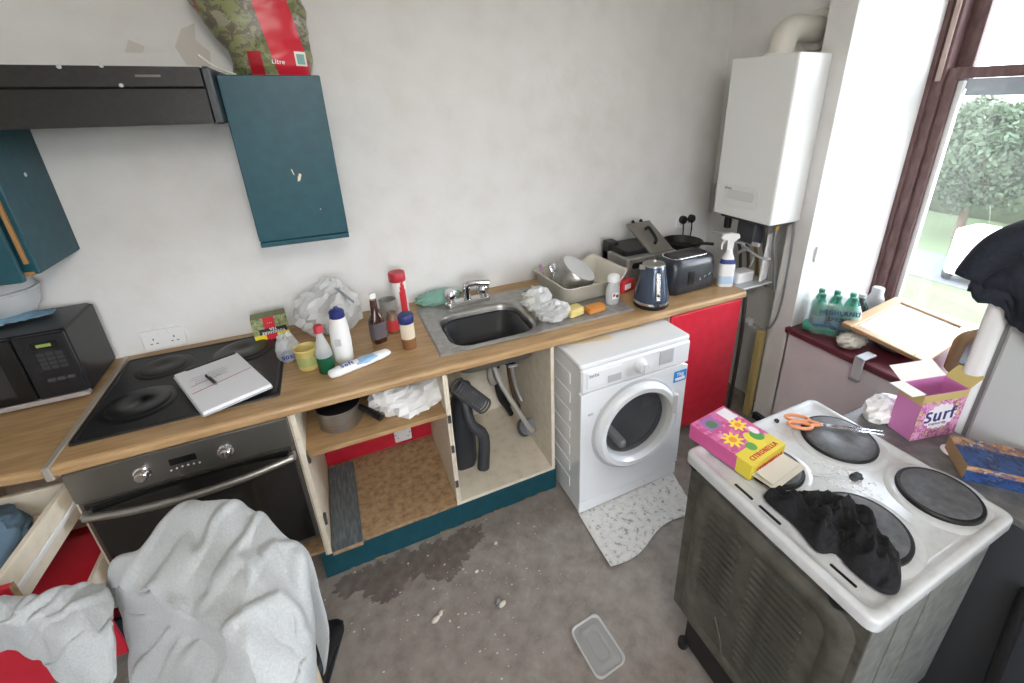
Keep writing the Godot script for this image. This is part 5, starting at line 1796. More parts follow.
# ---------------------------------------------------------------- sink, taps, drainer
func sink_side() -> void:
	var Y := 0.91
	var t := thing("sink", "stainless steel sink with drainer set in the oak worktop", "sink", Vector3(1.165, Y, 0.11))
	var s := st()
	# deck as four strips round the bowl hole plus the ribbed drainer
	var deck := [[0.0, 0.0, 0.97, 0.135], [0.0, 0.135, 0.06, 0.485], [0.465, 0.135, 0.97, 0.485], [0.06, 0.485, 0.465, 0.505], [0.0, 0.485, 0.06, 0.505], [0.465, 0.485, 0.97, 0.505]]
	for d in deck:
		bmm(s, Vector3(d[0], 0.0, d[1]), Vector3(d[2], 0.006, d[3]), 0.0004)
	var dk := part(t, "deck", s, mats.steel_dull)
	s = st()
	bmm(s, Vector3(-0.006, -0.001, -0.006), Vector3(0.976, 0.003, 0.0), 0.001)
	bmm(s, Vector3(-0.006, -0.001, 0.505), Vector3(0.976, 0.003, 0.512), 0.001)
	bmm(s, Vector3(-0.006, -0.001, 0.0), Vector3(0.0, 0.003, 0.505), 0.001)
	part(dk, "rolled_edge", s, mats.steel_dull)
	for k in 7:
		s = st()
		rbox(s, Vector3(0.74, 0.007, 0.15 + k * 0.045), Vector3(0.38, 0.004, 0.012), 0.006, 0.0015)
		part(dk, "drainer_rib", s, mats.steel_dull)
	s = st()
	var rings := []
	var bc := Vector3(0.2625, 0, 0.31)
	for q in [[0.035, 0.0065, 0.10], [0.012, 0.0078, 0.095], [0.0, 0.006, 0.09], [-0.006, -0.01, 0.085], [-0.012, -0.14, 0.075], [-0.04, -0.155, 0.06]]:
		rings.append(rrect(0.405 + 2 * q[0], 0.35 + 2 * q[0], q[2], 6, q[1], bc))
	rings.reverse()
	loft(s, rings, true, false)
	part(t, "bowl", s, mats.steel)
	# washing-up bowl in the sink
	t = thing("washing_up_bowl", "dark grey plastic washing-up bowl inside the sink", "basin", Vector3(1.428, Y - 0.14, 0.42))
	s = st()
	rings = []
	for q in [[0.26, 0.21, 0.0, 0.05], [0.32, 0.27, 0.02, 0.07], [0.355, 0.305, 0.108, 0.08], [0.376, 0.322, 0.114, 0.085], [0.374, 0.320, 0.118, 0.085], [0.348, 0.298, 0.112, 0.08], [0.31, 0.26, 0.024, 0.07], [0.25, 0.20, 0.006, 0.05]]:
		rings.append(rrect(q[0], q[1], q[3], 6, q[2]))
	loft(s, rings)
	part(t, "bowl", s, mt("bowl_grey", c8(40, 42, 46), 0.4))
	s = st()
	disc(s, 0.016, 0.004, tf(Vector3(-0.08, 0.005, 0.04)), 16)
	part(t, "plug_hole", s, mats.light_grey)
	# taps
	t = thing("mixer_tap", "chrome kitchen tap with two crystal handles behind the sink", "tap", Vector3(1.415, Y + 0.006, 0.165))
	s = st()
	rbox(s, Vector3(0, 0.014, 0), Vector3(0.24, 0.028, 0.055), 0.025, 0.006)
	part(t, "base", s, mats.chrome)
	s = st()
	tube(s, [Vector3(0.0, 0.02, 0), Vector3(0.0, 0.085, 0.0), Vector3(0.012, 0.108, 0.005), Vector3(0.06, 0.113, 0.02), Vector3(0.11, 0.11, 0.035)], 0.02, 12, 5)
	part(t, "spout", s, mats.chrome)
	for k in [-0.085, 0.085]:
		s = st()
		lathe(s, [Vector2(0, 0.02), Vector2(0.022, 0.02), Vector2(0.018, 0.045), Vector2(0.033, 0.052), Vector2(0.037, 0.072), Vector2(0.028, 0.09), Vector2(0, 0.094)], tf(Vector3(k, 0, 0)), 8)
		part(t, "handle", s, mats.chrome)
	s = st()
	blob(s, Vector3(1.285, Y + 0.028, 0.07), Vector3(0.10, 0.035, 0.045), 0.35, 0.2, 35, Y + 0.001, 32, 18)
	single("dish_cloth", "crumpled green dish cloth behind the tap", "cloth", s, mt("green_cloth", c8(132, 176, 160), 0.85))
	# sponges
	sponge("green and yellow sponge standing behind the plastic bag", Vector3(1.685, Y + 0.009, 0.335), 20, Vector3(0.055, 0.075, 0.04), c8(206, 186, 92), c8(92, 104, 72))
	sponge("yellow sponge at the front edge of the drainer", Vector3(1.835, Y + 0.009, 0.54), 12, Vector3(0.085, 0.04, 0.06), c8(216, 198, 128), c8(216, 198, 128))
	sponge("orange sponge lying next to the yellow one", Vector3(1.945, Y + 0.009, 0.555), 8, Vector3(0.10, 0.032, 0.05), c8(206, 138, 66), c8(206, 138, 66))
	# plastic bag with things
	t = thing("plastic_bag", "small crumpled clear plastic bag on the drainer", "bag", Vector3(1.72, Y + 0.009, 0.505))
	s = st()
	blob(s, Vector3(0.01, 0.035, 0.02), Vector3(0.075, 0.045, 0.055), 0.45, 0.22, 55, 0.0, 20, 12, true, Transform3D(), false)
	blob(s, Vector3(-0.045, 0.085, -0.04), Vector3(0.06, 0.05, 0.05), 0.55, 0.24, 56, 0.0, 18, 11, true, Transform3D(), false)
	part(t, "bag", s, mats.thin_bag)
	s = st()
	blob(s, Vector3(0.02, 0.025, 0.03), Vector3(0.05, 0.028, 0.035), 0.4, 0.4, 57, 0.001, 18, 12)
	part(t, "scraps_inside", s, mt("scraps", c8(150, 140, 124), 0.8))
	# dish rack (washing-up basin, beige)
	t = thing("dish_rack", "beige plastic dish drainer full of washing-up", "dish rack", Vector3(2.01, Y + 0.009, 0.285), deg_to_rad(4))
	s = st()
	rings = []
	for q in [[0.34, 0.27, 0.0, 0.04], [0.36, 0.29, 0.012, 0.05], [0.41, 0.34, 0.085, 0.06], [0.43, 0.36, 0.09, 0.065], [0.43, 0.36, 0.096, 0.065], [0.40, 0.33, 0.09, 0.055], [0.35, 0.28, 0.018, 0.05], [0.33, 0.26, 0.008, 0.04]]:
		var r := rrect(q[0], q[1], q[3], 8, q[2])
		if q[2] > 0.05:
			for i in r.size():
				r[i].y += 0.028 * smoothstep(0.13, 0.21, absf(r[i].x)) + 0.012 * sin(r[i].x * 40.0) * smoothstep(0.1, 0.16, absf(r[i].z))
		rings.append(r)
	loft(s, rings)
	part(t, "tray", s, mt("beige", c8(206, 200, 186), 0.45))
	for k in 6:
		s = st()
		tube(s, [Vector3(-0.15 + k * 0.055, 0.012, -0.11), Vector3(-0.15 + k * 0.055, 0.012, 0.11)], 0.004, 6, 1)
		part(t, "rib", s, mats.beige)
	# saucepan tipped in the rack
	t = thing("saucepan", "steel saucepan tipped upside down in the beige dish rack", "saucepan", Vector3(1.975, Y + 0.10, 0.285))
	s = st()
	var tilt := tf(Vector3.ZERO, 24, 0, -24)
	lathe(s, [Vector2(0.105, -0.075), Vector2(0.11, -0.072), Vector2(0.108, 0.0), Vector2(0.106, 0.045), Vector2(0.098, 0.056)], tilt, 36)
	part(t, "body", s, mats.steel)
	s = st()
	lathe(s, [Vector2(0.098, 0.056), Vector2(0.090, 0.058), Vector2(0, 0.058)], tilt, 36)
	part(t, "base", s, mt("pan_base", c8(206, 206, 204), 0.5, 0.25))
	s = st()
	tube(s, [tilt * Vector3(0.07, -0.02, 0.085), tilt * Vector3(0.10, -0.01, 0.15), tilt * Vector3(0.13, 0.0, 0.20)], 0.013, 10, 4, 0.010)
	part(t, "handle", s, mats.black_plastic)
	for k in 6:
		var c := thing("fork" if k % 2 == 0 else "spoon", ["fork", "spoon"][k % 2] + " of dull steel standing in the dish rack", "cutlery", Vector3(1.845 + (k % 3) * 0.022, Y + 0.03, 0.24 + (k / 3) * 0.05), deg_to_rad(k * 31), "cutlery in the dish rack")
		c.rotation_degrees = Vector3(-10 + k * 6, k * 31, 14 - k * 7)
		s = st()
		tube(s, [Vector3(0, 0, 0), Vector3(0, 0.11, 0.002)], 0.0035, 6, 1, 0.0028)
		part(c, "handle", s, mats.chrome)
		s = st()
		if k % 2 == 1:
			lathe(s, [Vector2(0.0, -0.004), Vector2(0.012, 0.0), Vector2(0.013, 0.003), Vector2(0.0, 0.0)], tf(Vector3(0, 0.13, 0.002), 90), 14, 1.0, 1.6)
			part(c, "bowl", s, mats.chrome)
		else:
			bmm(s, Vector3(-0.010, 0.108, 0.0), Vector3(0.010, 0.122, 0.003), 0.001)
			for q in 4:
				bmm(s, Vector3(-0.010 + q * 0.0056, 0.12, 0.0), Vector3(-0.0073 + q * 0.0056, 0.15, 0.003), 0.0005)
			part(c, "tines", s, mats.chrome)
	# clear soap bottle
	t = thing("soap_bottle", "clear washing-up bottle with a white cap by the kettle", "bottle", Vector3(2.075, Y + 0.009, 0.515))
	s = st()
	lathe(s, [Vector2(0, 0), Vector2(0.032, 0), Vector2(0.038, 0.006), Vector2(0.040, 0.05), Vector2(0.036, 0.09), Vector2(0.024, 0.115), Vector2(0.022, 0.122)], tf(Vector3.ZERO), 24, 1.0, 0.7)
	part(t, "bottle", s, mt("soap_clear", c8(222, 226, 228), 0.25, 0.0, {"alpha": 0.55, "two": true}))
	s = st()
	lathe(s, [Vector2(0.026, 0.118), Vector2(0.032, 0.122), Vector2(0.032, 0.148), Vector2(0.024, 0.156), Vector2(0.01, 0.158), Vector2(0, 0.158)], tf(Vector3.ZERO), 22, 1.0, 0.8)
	part(t, "cap", s, mats.white_plastic)
	s = st()
	bx(s, Vector3(-0.004, 0.05, 0.0285), Vector3(0.036, 0.034, 0.002), 0.0006)
	var lb := part(t, "label", s, mats.ink_white)
	s = st()
	bx(s, Vector3(-0.012, 0.055, 0.0296), Vector3(0.014, 0.014, 0.001), 0.0003)
	part(lb, "red_mark", s, mats.ink_red)
	s = st()
	bx(s, Vector3(0.006, 0.048, 0.0296), Vector3(0.012, 0.016, 0.001), 0.0003)
	part(lb, "black_mark", s, mats.ink)

func sponge(label: String, at: Vector3, turn: float, z: Vector3, col: Color, under: Color) -> void:
	var t := thing("sponge", label, "sponge", at, deg_to_rad(turn))
	var s := st()
	rbox(s, Vector3(0, z.y * 0.38, 0), Vector3(z.x, z.y * 0.76, z.z), 0.008, 0.005)
	part(t, "foam", s, mt("foam_" + label, col, 0.95, 0.0, {"ntex": ntex("foam_n", 0.12, [], {"normal": true, "bump": 8.0, "oct": 3}), "tri": Vector3(6, 6, 6)}))
	s = st()
	rbox(s, Vector3(0, z.y * 0.88, 0), Vector3(z.x, z.y * 0.24, z.z), 0.008, 0.004)
	part(t, "scouring_face", s, mt("scour_" + label, under, 0.95))

# ---------------------------------------------------------------- kettle, toaster, fryer, pans, spray
func appliances() -> void:
	var Y := 0.91
	var t := thing("kettle", "dark blue tapered electric kettle with a chrome handle strip", "kettle", Vector3(2.252, Y, 0.60), deg_to_rad(-24))
	var s := st()
	lathe(s, [Vector2(0, 0), Vector2(0.086, 0), Vector2(0.089, 0.006), Vector2(0.088, 0.02), Vector2(0, 0.02)], tf(Vector3.ZERO), 36)
	part(t, "power_base", s, mats.black_plastic)
	s = st()
	lathe(s, [Vector2(0.084, 0.021), Vector2(0.091, 0.023), Vector2(0.091, 0.034), Vector2(0.088, 0.036)], tf(Vector3.ZERO), 36)
	part(t, "chrome_ring", s, mats.chrome)
	s = st()
	lathe(s, [Vector2(0.0895, 0.034), Vector2(0.088, 0.05), Vector2(0.075, 0.12), Vector2(0.06, 0.19), Vector2(0.056, 0.212), Vector2(0.052, 0.218)], tf(Vector3.ZERO), 36)
	part(t, "body", s, mt("kettle_blue", c8(58, 72, 92), 0.22, 0.35, {"coat": 0.5}))
	s = st()
	lathe(s, [Vector2(0.056, 0.212), Vector2(0.054, 0.222), Vector2(0.03, 0.23), Vector2(0.012, 0.232), Vector2(0.010, 0.24), Vector2(0, 0.241)], tf(Vector3.ZERO), 30)
	part(t, "lid", s, mats.steel)
	s = st()
	prism(s, [Vector2(-0.014, 0.0), Vector2(0.014, 0.0), Vector2(0.0, 0.02)], 0.0, 0.03, tf(Vector3(-0.045, 0.20, 0.02), 0, 250))
	part(t, "spout", s, mats.steel)
	s = st()
	bx(s, Vector3.ZERO, Vector3(0.024, 0.14, 0.012), 0.004, tf(Vector3(0.008, 0.125, 0.083), -12.5))
	part(t, "handle_strip", s, mats.chrome)
	s = st()
	disc(s, 0.007, 0.004, tf(Vector3(0.007, 0.085, 0.098), 78), 12)
	part(t, "switch", s, mats.dark_grey)
	# toaster
	t = thing("toaster", "dark blue-grey two-slot toaster at the end of the worktop", "toaster", Vector3(2.545, Y, 0.50), deg_to_rad(2))
	s = st()
	var rings := []
	for q in [[0.30, 0.15, 0.0, 0.05], [0.33, 0.18, 0.012, 0.06], [0.335, 0.185, 0.05, 0.06], [0.325, 0.18, 0.15, 0.06], [0.31, 0.165, 0.182, 0.058], [0.28, 0.135, 0.195, 0.05]]:
		rings.append(rrect(q[0], q[1], q[3], 6, q[2]))
	loft(s, rings)
	part(t, "body", s, mt("toaster_dark", c8(34, 38, 46), 0.32, 0.0, {"coat": 0.25}))
	s = st()
	rbox(s, Vector3(0, 0.197, 0), Vector3(0.25, 0.008, 0.10), 0.03, 0.002)
	var tp := part(t, "top_plate", s, mats.black_plastic)
	s = st()
	rbox(s, Vector3(0, 0.1955, 0), Vector3(0.27, 0.004, 0.122), 0.04, 0.001)
	part(t, "chrome_trim", s, mats.chrome)
	for z in [-0.024, 0.024]:
		s = st()
		rbox(s, Vector3(0, 0.2012, z), Vector3(0.22, 0.003, 0.026), 0.008, 0.001)
		part(tp, "slot", s, mats.black_plastic)
	for k in 3:
		s = st()
		disc(s, 0.009, 0.006, tf(Vector3(0.03 + k * 0.034, 0.075 + k * 0.006, 0.091), 92), 14)
		part(t, "button", s, mats.chrome)
	s = st()
	rbox(s, Vector3.ZERO, Vector3(0.05, 0.006, 0.08), 0.01, 0.002, tf(Vector3(-0.03, 0.09, 0.092), 92))
	part(t, "crumb_panel", s, mats.black_gloss)
	s = st()
	bmm(s, Vector3(0.165, 0.10, -0.012), Vector3(0.185, 0.118, 0.012), 0.004)
	part(t, "lever", s, mats.black_plastic)
	# deep fat fryer
	t = thing("deep_fryer", "steel deep fat fryer with its lid propped open by the wall", "fryer", Vector3(2.47, Y, 0.20))
	s = st()
	rbox(s, Vector3(0, 0.075, 0), Vector3(0.36, 0.15, 0.26), 0.02, 0.006)
	var bd := part(t, "casing", s, mats.steel_dull)
	s = st()
	rbox(s, Vector3.ZERO, Vector3(0.09, 0.012, 0.035), 0.016, 0.004, tf(Vector3(-0.10, 0.105, 0.128), 90))
	part(bd, "side_grip", s, mats.black_plastic)
	s = st()
	rbox(s, Vector3(-0.03, 0.165, -0.02), Vector3(0.27, 0.035, 0.20), 0.02, 0.006)
	part(t, "oil_tank", s, mats.black_plastic)
	s = st()
	rbox(s, Vector3(-0.145, 0.10, -0.09), Vector3(0.07, 0.20, 0.08), 0.015, 0.006)
	part(t, "control_head", s, mats.black_plastic)
	# lid: plate leaning back, window side up
	var a := Vector3(-0.01, 0.152, 0.115)
	var b := Vector3(0.16, 0.152, 0.105)
	var c := Vector3(0.115, 0.29, -0.075)
	var d := Vector3(-0.055, 0.29, -0.065)
	var ux := (b - a).normalized()
	var uy := ((d - a) - ux * (d - a).dot(ux)).normalized()
	var lt := Transform3D(Basis(ux, uy.cross(ux).normalized() * -1.0, uy * -1.0), (a + b + c + d) / 4)
	s = st()
	var poly := []
	for p in [a, b, c, d]:
		var l: Vector3 = lt.affine_inverse() * p
		poly.append(Vector2(l.x, -l.z))
	prism(s, poly, -0.006, 0.006, lt * Transform3D(Basis(Vector3.RIGHT, -PI / 2), Vector3.ZERO))
	var ld := part(t, "lid", s, mt("lid_grey", c8(150, 146, 140), 0.35, 0.6))
	s = st()
	tube(s, [lt * Vector3(0.0, 0.008, -0.055), lt * Vector3(0.0, 0.035, -0.045), lt * Vector3(0.0, 0.04, 0.0), lt * Vector3(0.0, 0.035, 0.045), lt * Vector3(0.0, 0.008, 0.055)], 0.009, 8, 4)
	part(ld, "handle", s, mats.black_plastic)
	for k in [-0.05, 0.01]:
		s = st()
		bx(s, Vector3(k, 0.002, -0.122), Vector3(0.012, 0.02, 0.02), 0.002, lt)
		part(ld, "hinge", s, mats.black_plastic)
	# frying pan and a second pan behind the toaster
	t = thing("frying_pan", "black frying pan with its handle over the toaster", "frying pan", Vector3(2.66, Y - 0.04, 0.22))
	s = st()
	lathe(s, [Vector2(0, 0), Vector2(0.095, 0), Vector2(0.12, 0.045), Vector2(0.123, 0.045), Vector2(0.098, 0.004), Vector2(0, 0.004)], tf(Vector3(0.12, 0.16, 0.0)), 32)
	part(t, "pan", s, mats.black_plastic)
	s = st()
	tube(s, [Vector3(0.10, 0.205, 0.10), Vector3(0.13, 0.225, 0.16), Vector3(0.16, 0.23, 0.21)], 0.011, 8, 4, 0.014, 0.7)
	part(t, "handle", s, mats.black_plastic)
	t = thing("stock_pot", "white enamel pot under the frying pan behind the toaster", "pot", Vector3(2.78, Y, 0.22))
	s = st()
	lathe(s, [Vector2(0, 0), Vector2(0.11, 0), Vector2(0.115, 0.006), Vector2(0.115, 0.11), Vector2(0.118, 0.115), Vector2(0, 0.116)], tf(Vector3.ZERO), 32)
	part(t, "body", s, mats.white_enamel)
	s = st()
	tube(s, [Vector3(-0.07, 0.09, 0.095), Vector3(-0.075, 0.10, 0.13), Vector3(0.0, 0.10, 0.15), Vector3(0.075, 0.10, 0.13), Vector3(0.07, 0.09, 0.095)], 0.008, 8, 5)
	part(t, "handle", s, mats.black_plastic)
	# spray bottle
	t = thing("spray_bottle", "white trigger spray bottle with a blue label by the boiler pipes", "bottle", Vector3(2.764, Y, 0.595), deg_to_rad(-28))
	s = st()
	rings = []
	for q in [[0.0, 0.075, 0.045], [0.005, 0.085, 0.052], [0.06, 0.084, 0.052], [0.11, 0.088, 0.052], [0.135, 0.082, 0.05], [0.17, 0.06, 0.045], [0.20, 0.036, 0.036], [0.215, 0.032, 0.032]]:
		rings.append(rrect(q[1], q[2], 0.022, 5, q[0]))
	loft(s, rings)
	part(t, "bottle", s, mats.white_plastic)
	s = st()
	rings = []
	for q in [[0.02, 0.0846, 0.0526], [0.065, 0.0846, 0.0526]]:
		rings.append(rrect(q[1], q[2], 0.022, 5, q[0]))
	loft(s, rings, false, false)
	part(t, "pale_blue_label", s, mt("label_pale", c8(176, 200, 224), 0.5))
	s = st()
	rings = []
	for q in [[0.135, 0.0828, 0.0508], [0.16, 0.0668, 0.0472]]:
		rings.append(rrect(q[1], q[2], 0.022, 5, q[0]))
	loft(s, rings, false, false)
	part(t, "blue_label", s, mt("label_blue", c8(44, 62, 128), 0.5))
	s = st()
	prism(s, [Vector2(-0.015, 0.21), Vector2(0.015, 0.21), Vector2(0.018, 0.26), Vector2(0.045, 0.28), Vector2(0.04, 0.298), Vector2(0.0, 0.305), Vector2(-0.045, 0.30), Vector2(-0.05, 0.275), Vector2(-0.018, 0.265)], -0.012, 0.012)
	part(t, "spray_head", s, mats.white_plastic)
	s = st()
	tube(s, [Vector3(-0.025, 0.27, 0), Vector3(-0.04, 0.245, 0), Vector3(-0.042, 0.215, 0)], 0.006, 8, 4)
	part(t, "trigger", s, mats.white_plastic)
	# little red packet between soap and kettle
	t = thing("red_packet", "small red and white packet between the soap bottle and kettle", "packet", Vector3(2.24, Y, 0.40), deg_to_rad(15))
	s = st()
	rbox(s, Vector3(0, 0.035, 0), Vector3(0.10, 0.07, 0.04), 0.008, 0.01)
	part(t, "packet", s, mats.ink_red)
	s = st()
	bx(s, Vector3(-0.01, 0.035, 0.0205), Vector3(0.05, 0.03, 0.002), 0.0006)
	part(t, "white_print", s, mats.ink_white)

# ---------------------------------------------------------------- under the counter
func under_counter() -> void:
	var t := thing("saucepan", "small steel saucepan with black handle on the cabinet shelf", "saucepan", Vector3(0.745, 0.666, 0.52))
	var s := st()
	lathe(s, [Vector2(0, 0), Vector2(0.078, 0), Vector2(0.082, 0.004), Vector2(0.083, 0.085), Vector2(0.086, 0.088), Vector2(0.084, 0.09), Vector2(0.08, 0.084), Vector2(0.079, 0.006), Vector2(0, 0.006)], tf(Vector3.ZERO), 36)
	part(t, "body", s, mats.steel)
	s = st()
	lathe(s, [Vector2(0.084, 0.09), Vector2(0.07, 0.1), Vector2(0, 0.108)], tf(Vector3.ZERO), 32)
	part(t, "lid", s, mats.black_gloss)
	s = st()
	tube(s, [Vector3(0.075, 0.068, 0.03), Vector3(0.11, 0.06, 0.07), Vector3(0.15, 0.045, 0.12)], 0.012, 8, 4, 0.017, 0.75)
	var h := part(t, "handle", s, mats.black_plastic)
	t = thing("plastic_bag", "white carrier bag bundled on the oak cabinet shelf", "bag", Vector3(1.0, 0.666, 0.50))
	s = st()
	blob(s, Vector3(0.02, 0.055, 0.02), Vector3(0.13, 0.07, 0.10), 0.5, 0.16, 63, 0.0, 26, 15, true, Transform3D(), false)
	blob(s, Vector3(-0.05, 0.09, 0.05), Vector3(0.07, 0.06, 0.06), 0.55, 0.2, 64, 0.0, 20, 12, true, Transform3D(), false)
	part(t, "bag", s, mats.white_bag)
	s = st()
	bmm(s, Vector3(0.618, 0.169, 0.20), Vector3(0.735, 0.187, 0.71), 0.002)
	t = thing("spare_board", "grey-veneered offcut board lying on the cabinet floor", "board", Vector3.ZERO)
	part(t, "board", s, mt("grey_veneer", Color.WHITE, 0.55, 0.0, {"tex": ntex("veneer_t", 0.02, [[0.0, c8(70, 76, 80)], [0.5, c8(92, 99, 102)], [1.0, c8(122, 128, 130)]], {"oct": 6, "seed": 71}), "tri": Vector3(6, 1, 1)}))
	s = st()
	bmm(s, Vector3(0.618, 0.169, 0.711), Vector3(0.735, 0.187, 0.713), 0.0005)
	part(t, "edge", s, mats.chipboard)

	# vacuum cleaner parts and pipes under the sink
	t = thing("vacuum_hose", "black vacuum cleaner with corrugated hose under the sink", "vacuum", Vector3(1.25, 0.169, 0.42))
	s = st()
	var rings := []
	for q in [[0.0, 0.10, 0.16, 0.0], [0.05, 0.12, 0.18, 0.0], [0.2, 0.11, 0.15, 0.01], [0.34, 0.09, 0.12, 0.02], [0.44, 0.07, 0.08, 0.04]]:
		rings.append(rrect(q[1], q[2], 0.03, 5, q[0], Vector3(q[3], 0, 0)))
	loft(s, rings)
	part(t, "body", s, mt("vac_dark", c8(44, 47, 52), 0.4))
	s = st()
	tube(s, [Vector3(0.02, 0.42, 0.06), Vector3(0.03, 0.30, 0.12), Vector3(0.08, 0.22, 0.14), Vector3(0.06, 0.05, 0.16)], 0.022, 10, 5, 0.03)
	part(t, "wand", s, mats.dark_grey)
	for k in 12:
		s = st()
		lathe(s, [Vector2(0.034, -0.007), Vector2(0.042, 0.0), Vector2(0.034, 0.007)], tf(Vector3(-0.02 + k * 0.011, 0.53 - k * 0.014, 0.12), 0, 0, 38), 16)
		part(t, "hose_ring", s, mt("hose_grey", c8(84, 86, 88), 0.5))
	t = thing("waste_pipe", "white plastic waste trap and pipe below the sink bowl", "pipe", Vector3(1.45, 0.0, 0.36))
	s = st()
	disc(s, 0.045, 0.03, tf(Vector3(0, 0.72, 0)), 20, 0.004)
	disc(s, 0.03, 0.06, tf(Vector3(0, 0.665, 0)), 16, 0.004)
	part(t, "waste_fitting", s, mats.offwhite_plastic)
	s = st()
	tube(s, [Vector3(0, 0.68, 0), Vector3(0.0, 0.56, 0.0), Vector3(0.03, 0.52, -0.03), Vector3(0.06, 0.56, -0.06), Vector3(0.06, 0.6, -0.14), Vector3(0.06, 0.6, -0.25)], 0.019, 10, 5)
	part(t, "trap", s, mt("pipe_dim", c8(160, 156, 146), 0.5))
	s = st()
	tube(s, [Vector3(1.445, 0.69, 0.42), Vector3(1.47, 0.58, 0.46), Vector3(1.53, 0.44, 0.50), Vector3(1.58, 0.33, 0.52), Vector3(1.605, 0.29, 0.52)], 0.013, 10, 6)
	single("drain_hose", "grey ribbed drain hose curving down under the sink", "hose", s, mt("hose_pale", c8(168, 166, 160), 0.5))
	for k in 2:
		t = thing("supply_pipe", ["black", "copper"][k] + " supply pipe with valve at the back under the sink", "pipe", Vector3(1.53 + k * 0.05, 0.0, 0.2 + k * 0.05))
		s = st()
		tube(s, [Vector3(0, 0.74, 0), Vector3(0, 0.55, 0.02), Vector3(0.02, 0.35, 0.04), Vector3(0.06, 0.25, 0.02)], 0.012, 8, 5)
		part(t, "pipe", s, [mats.black_rubber, mats.copper][k])
		s = st()
		disc(s, 0.02, 0.05, tf(Vector3(0, 0.56, 0.02)), 12, 0.004)
		part(t, "valve", s, mats.dark_steel)
	s = st()
	tube(s, [Vector3(1.50, 0.73, 0.25), Vector3(1.515, 0.66, 0.28), Vector3(1.50, 0.50, 0.30), Vector3(1.525, 0.36, 0.27), Vector3(1.57, 0.26, 0.24), Vector3(1.60, 0.19, 0.22)], 0.016, 10, 6)
	single("appliance_hose", "black rubber hose looping down the back under the sink", "hose", s, mats.black_rubber)
	s = st()
	tube(s, [Vector3(1.56, 0.735, 0.345), Vector3(1.565, 0.62, 0.36), Vector3(1.58, 0.48, 0.37), Vector3(1.60, 0.40, 0.40)], 0.011, 10, 6)
	var bh := single("braided_hose", "braided steel tap hose with a valve under the sink", "hose", s, mats.steel_dull)
	s = st()
	disc(s, 0.02, 0.045, tf(Vector3(1.566, 0.60, 0.36)), 14, 0.004)
	part(bh, "valve", s, mats.black_plastic)
	s = st()
	bmm(s, Vector3(1.54, 0.612, 0.372), Vector3(1.592, 0.624, 0.392), 0.003)
	part(bh, "lever", s, mats.light_grey)
	t = thing("pipe_coupling", "grey plastic pipe coupling low in the sink cabinet corner", "coupling", Vector3(1.585, 0.21, 0.44))
	s = st()
	disc(s, 0.042, 0.07, tf(Vector3(0, 0.05, 0), 60, 30), 18, 0.006)
	part(t, "body", s, mats.mid_grey)
	s = st()
	disc(s, 0.05, 0.02, tf(Vector3(0, 0.05, 0), 60, 30), 18, 0.006)
	part(t, "collar", s, mats.dark_grey)

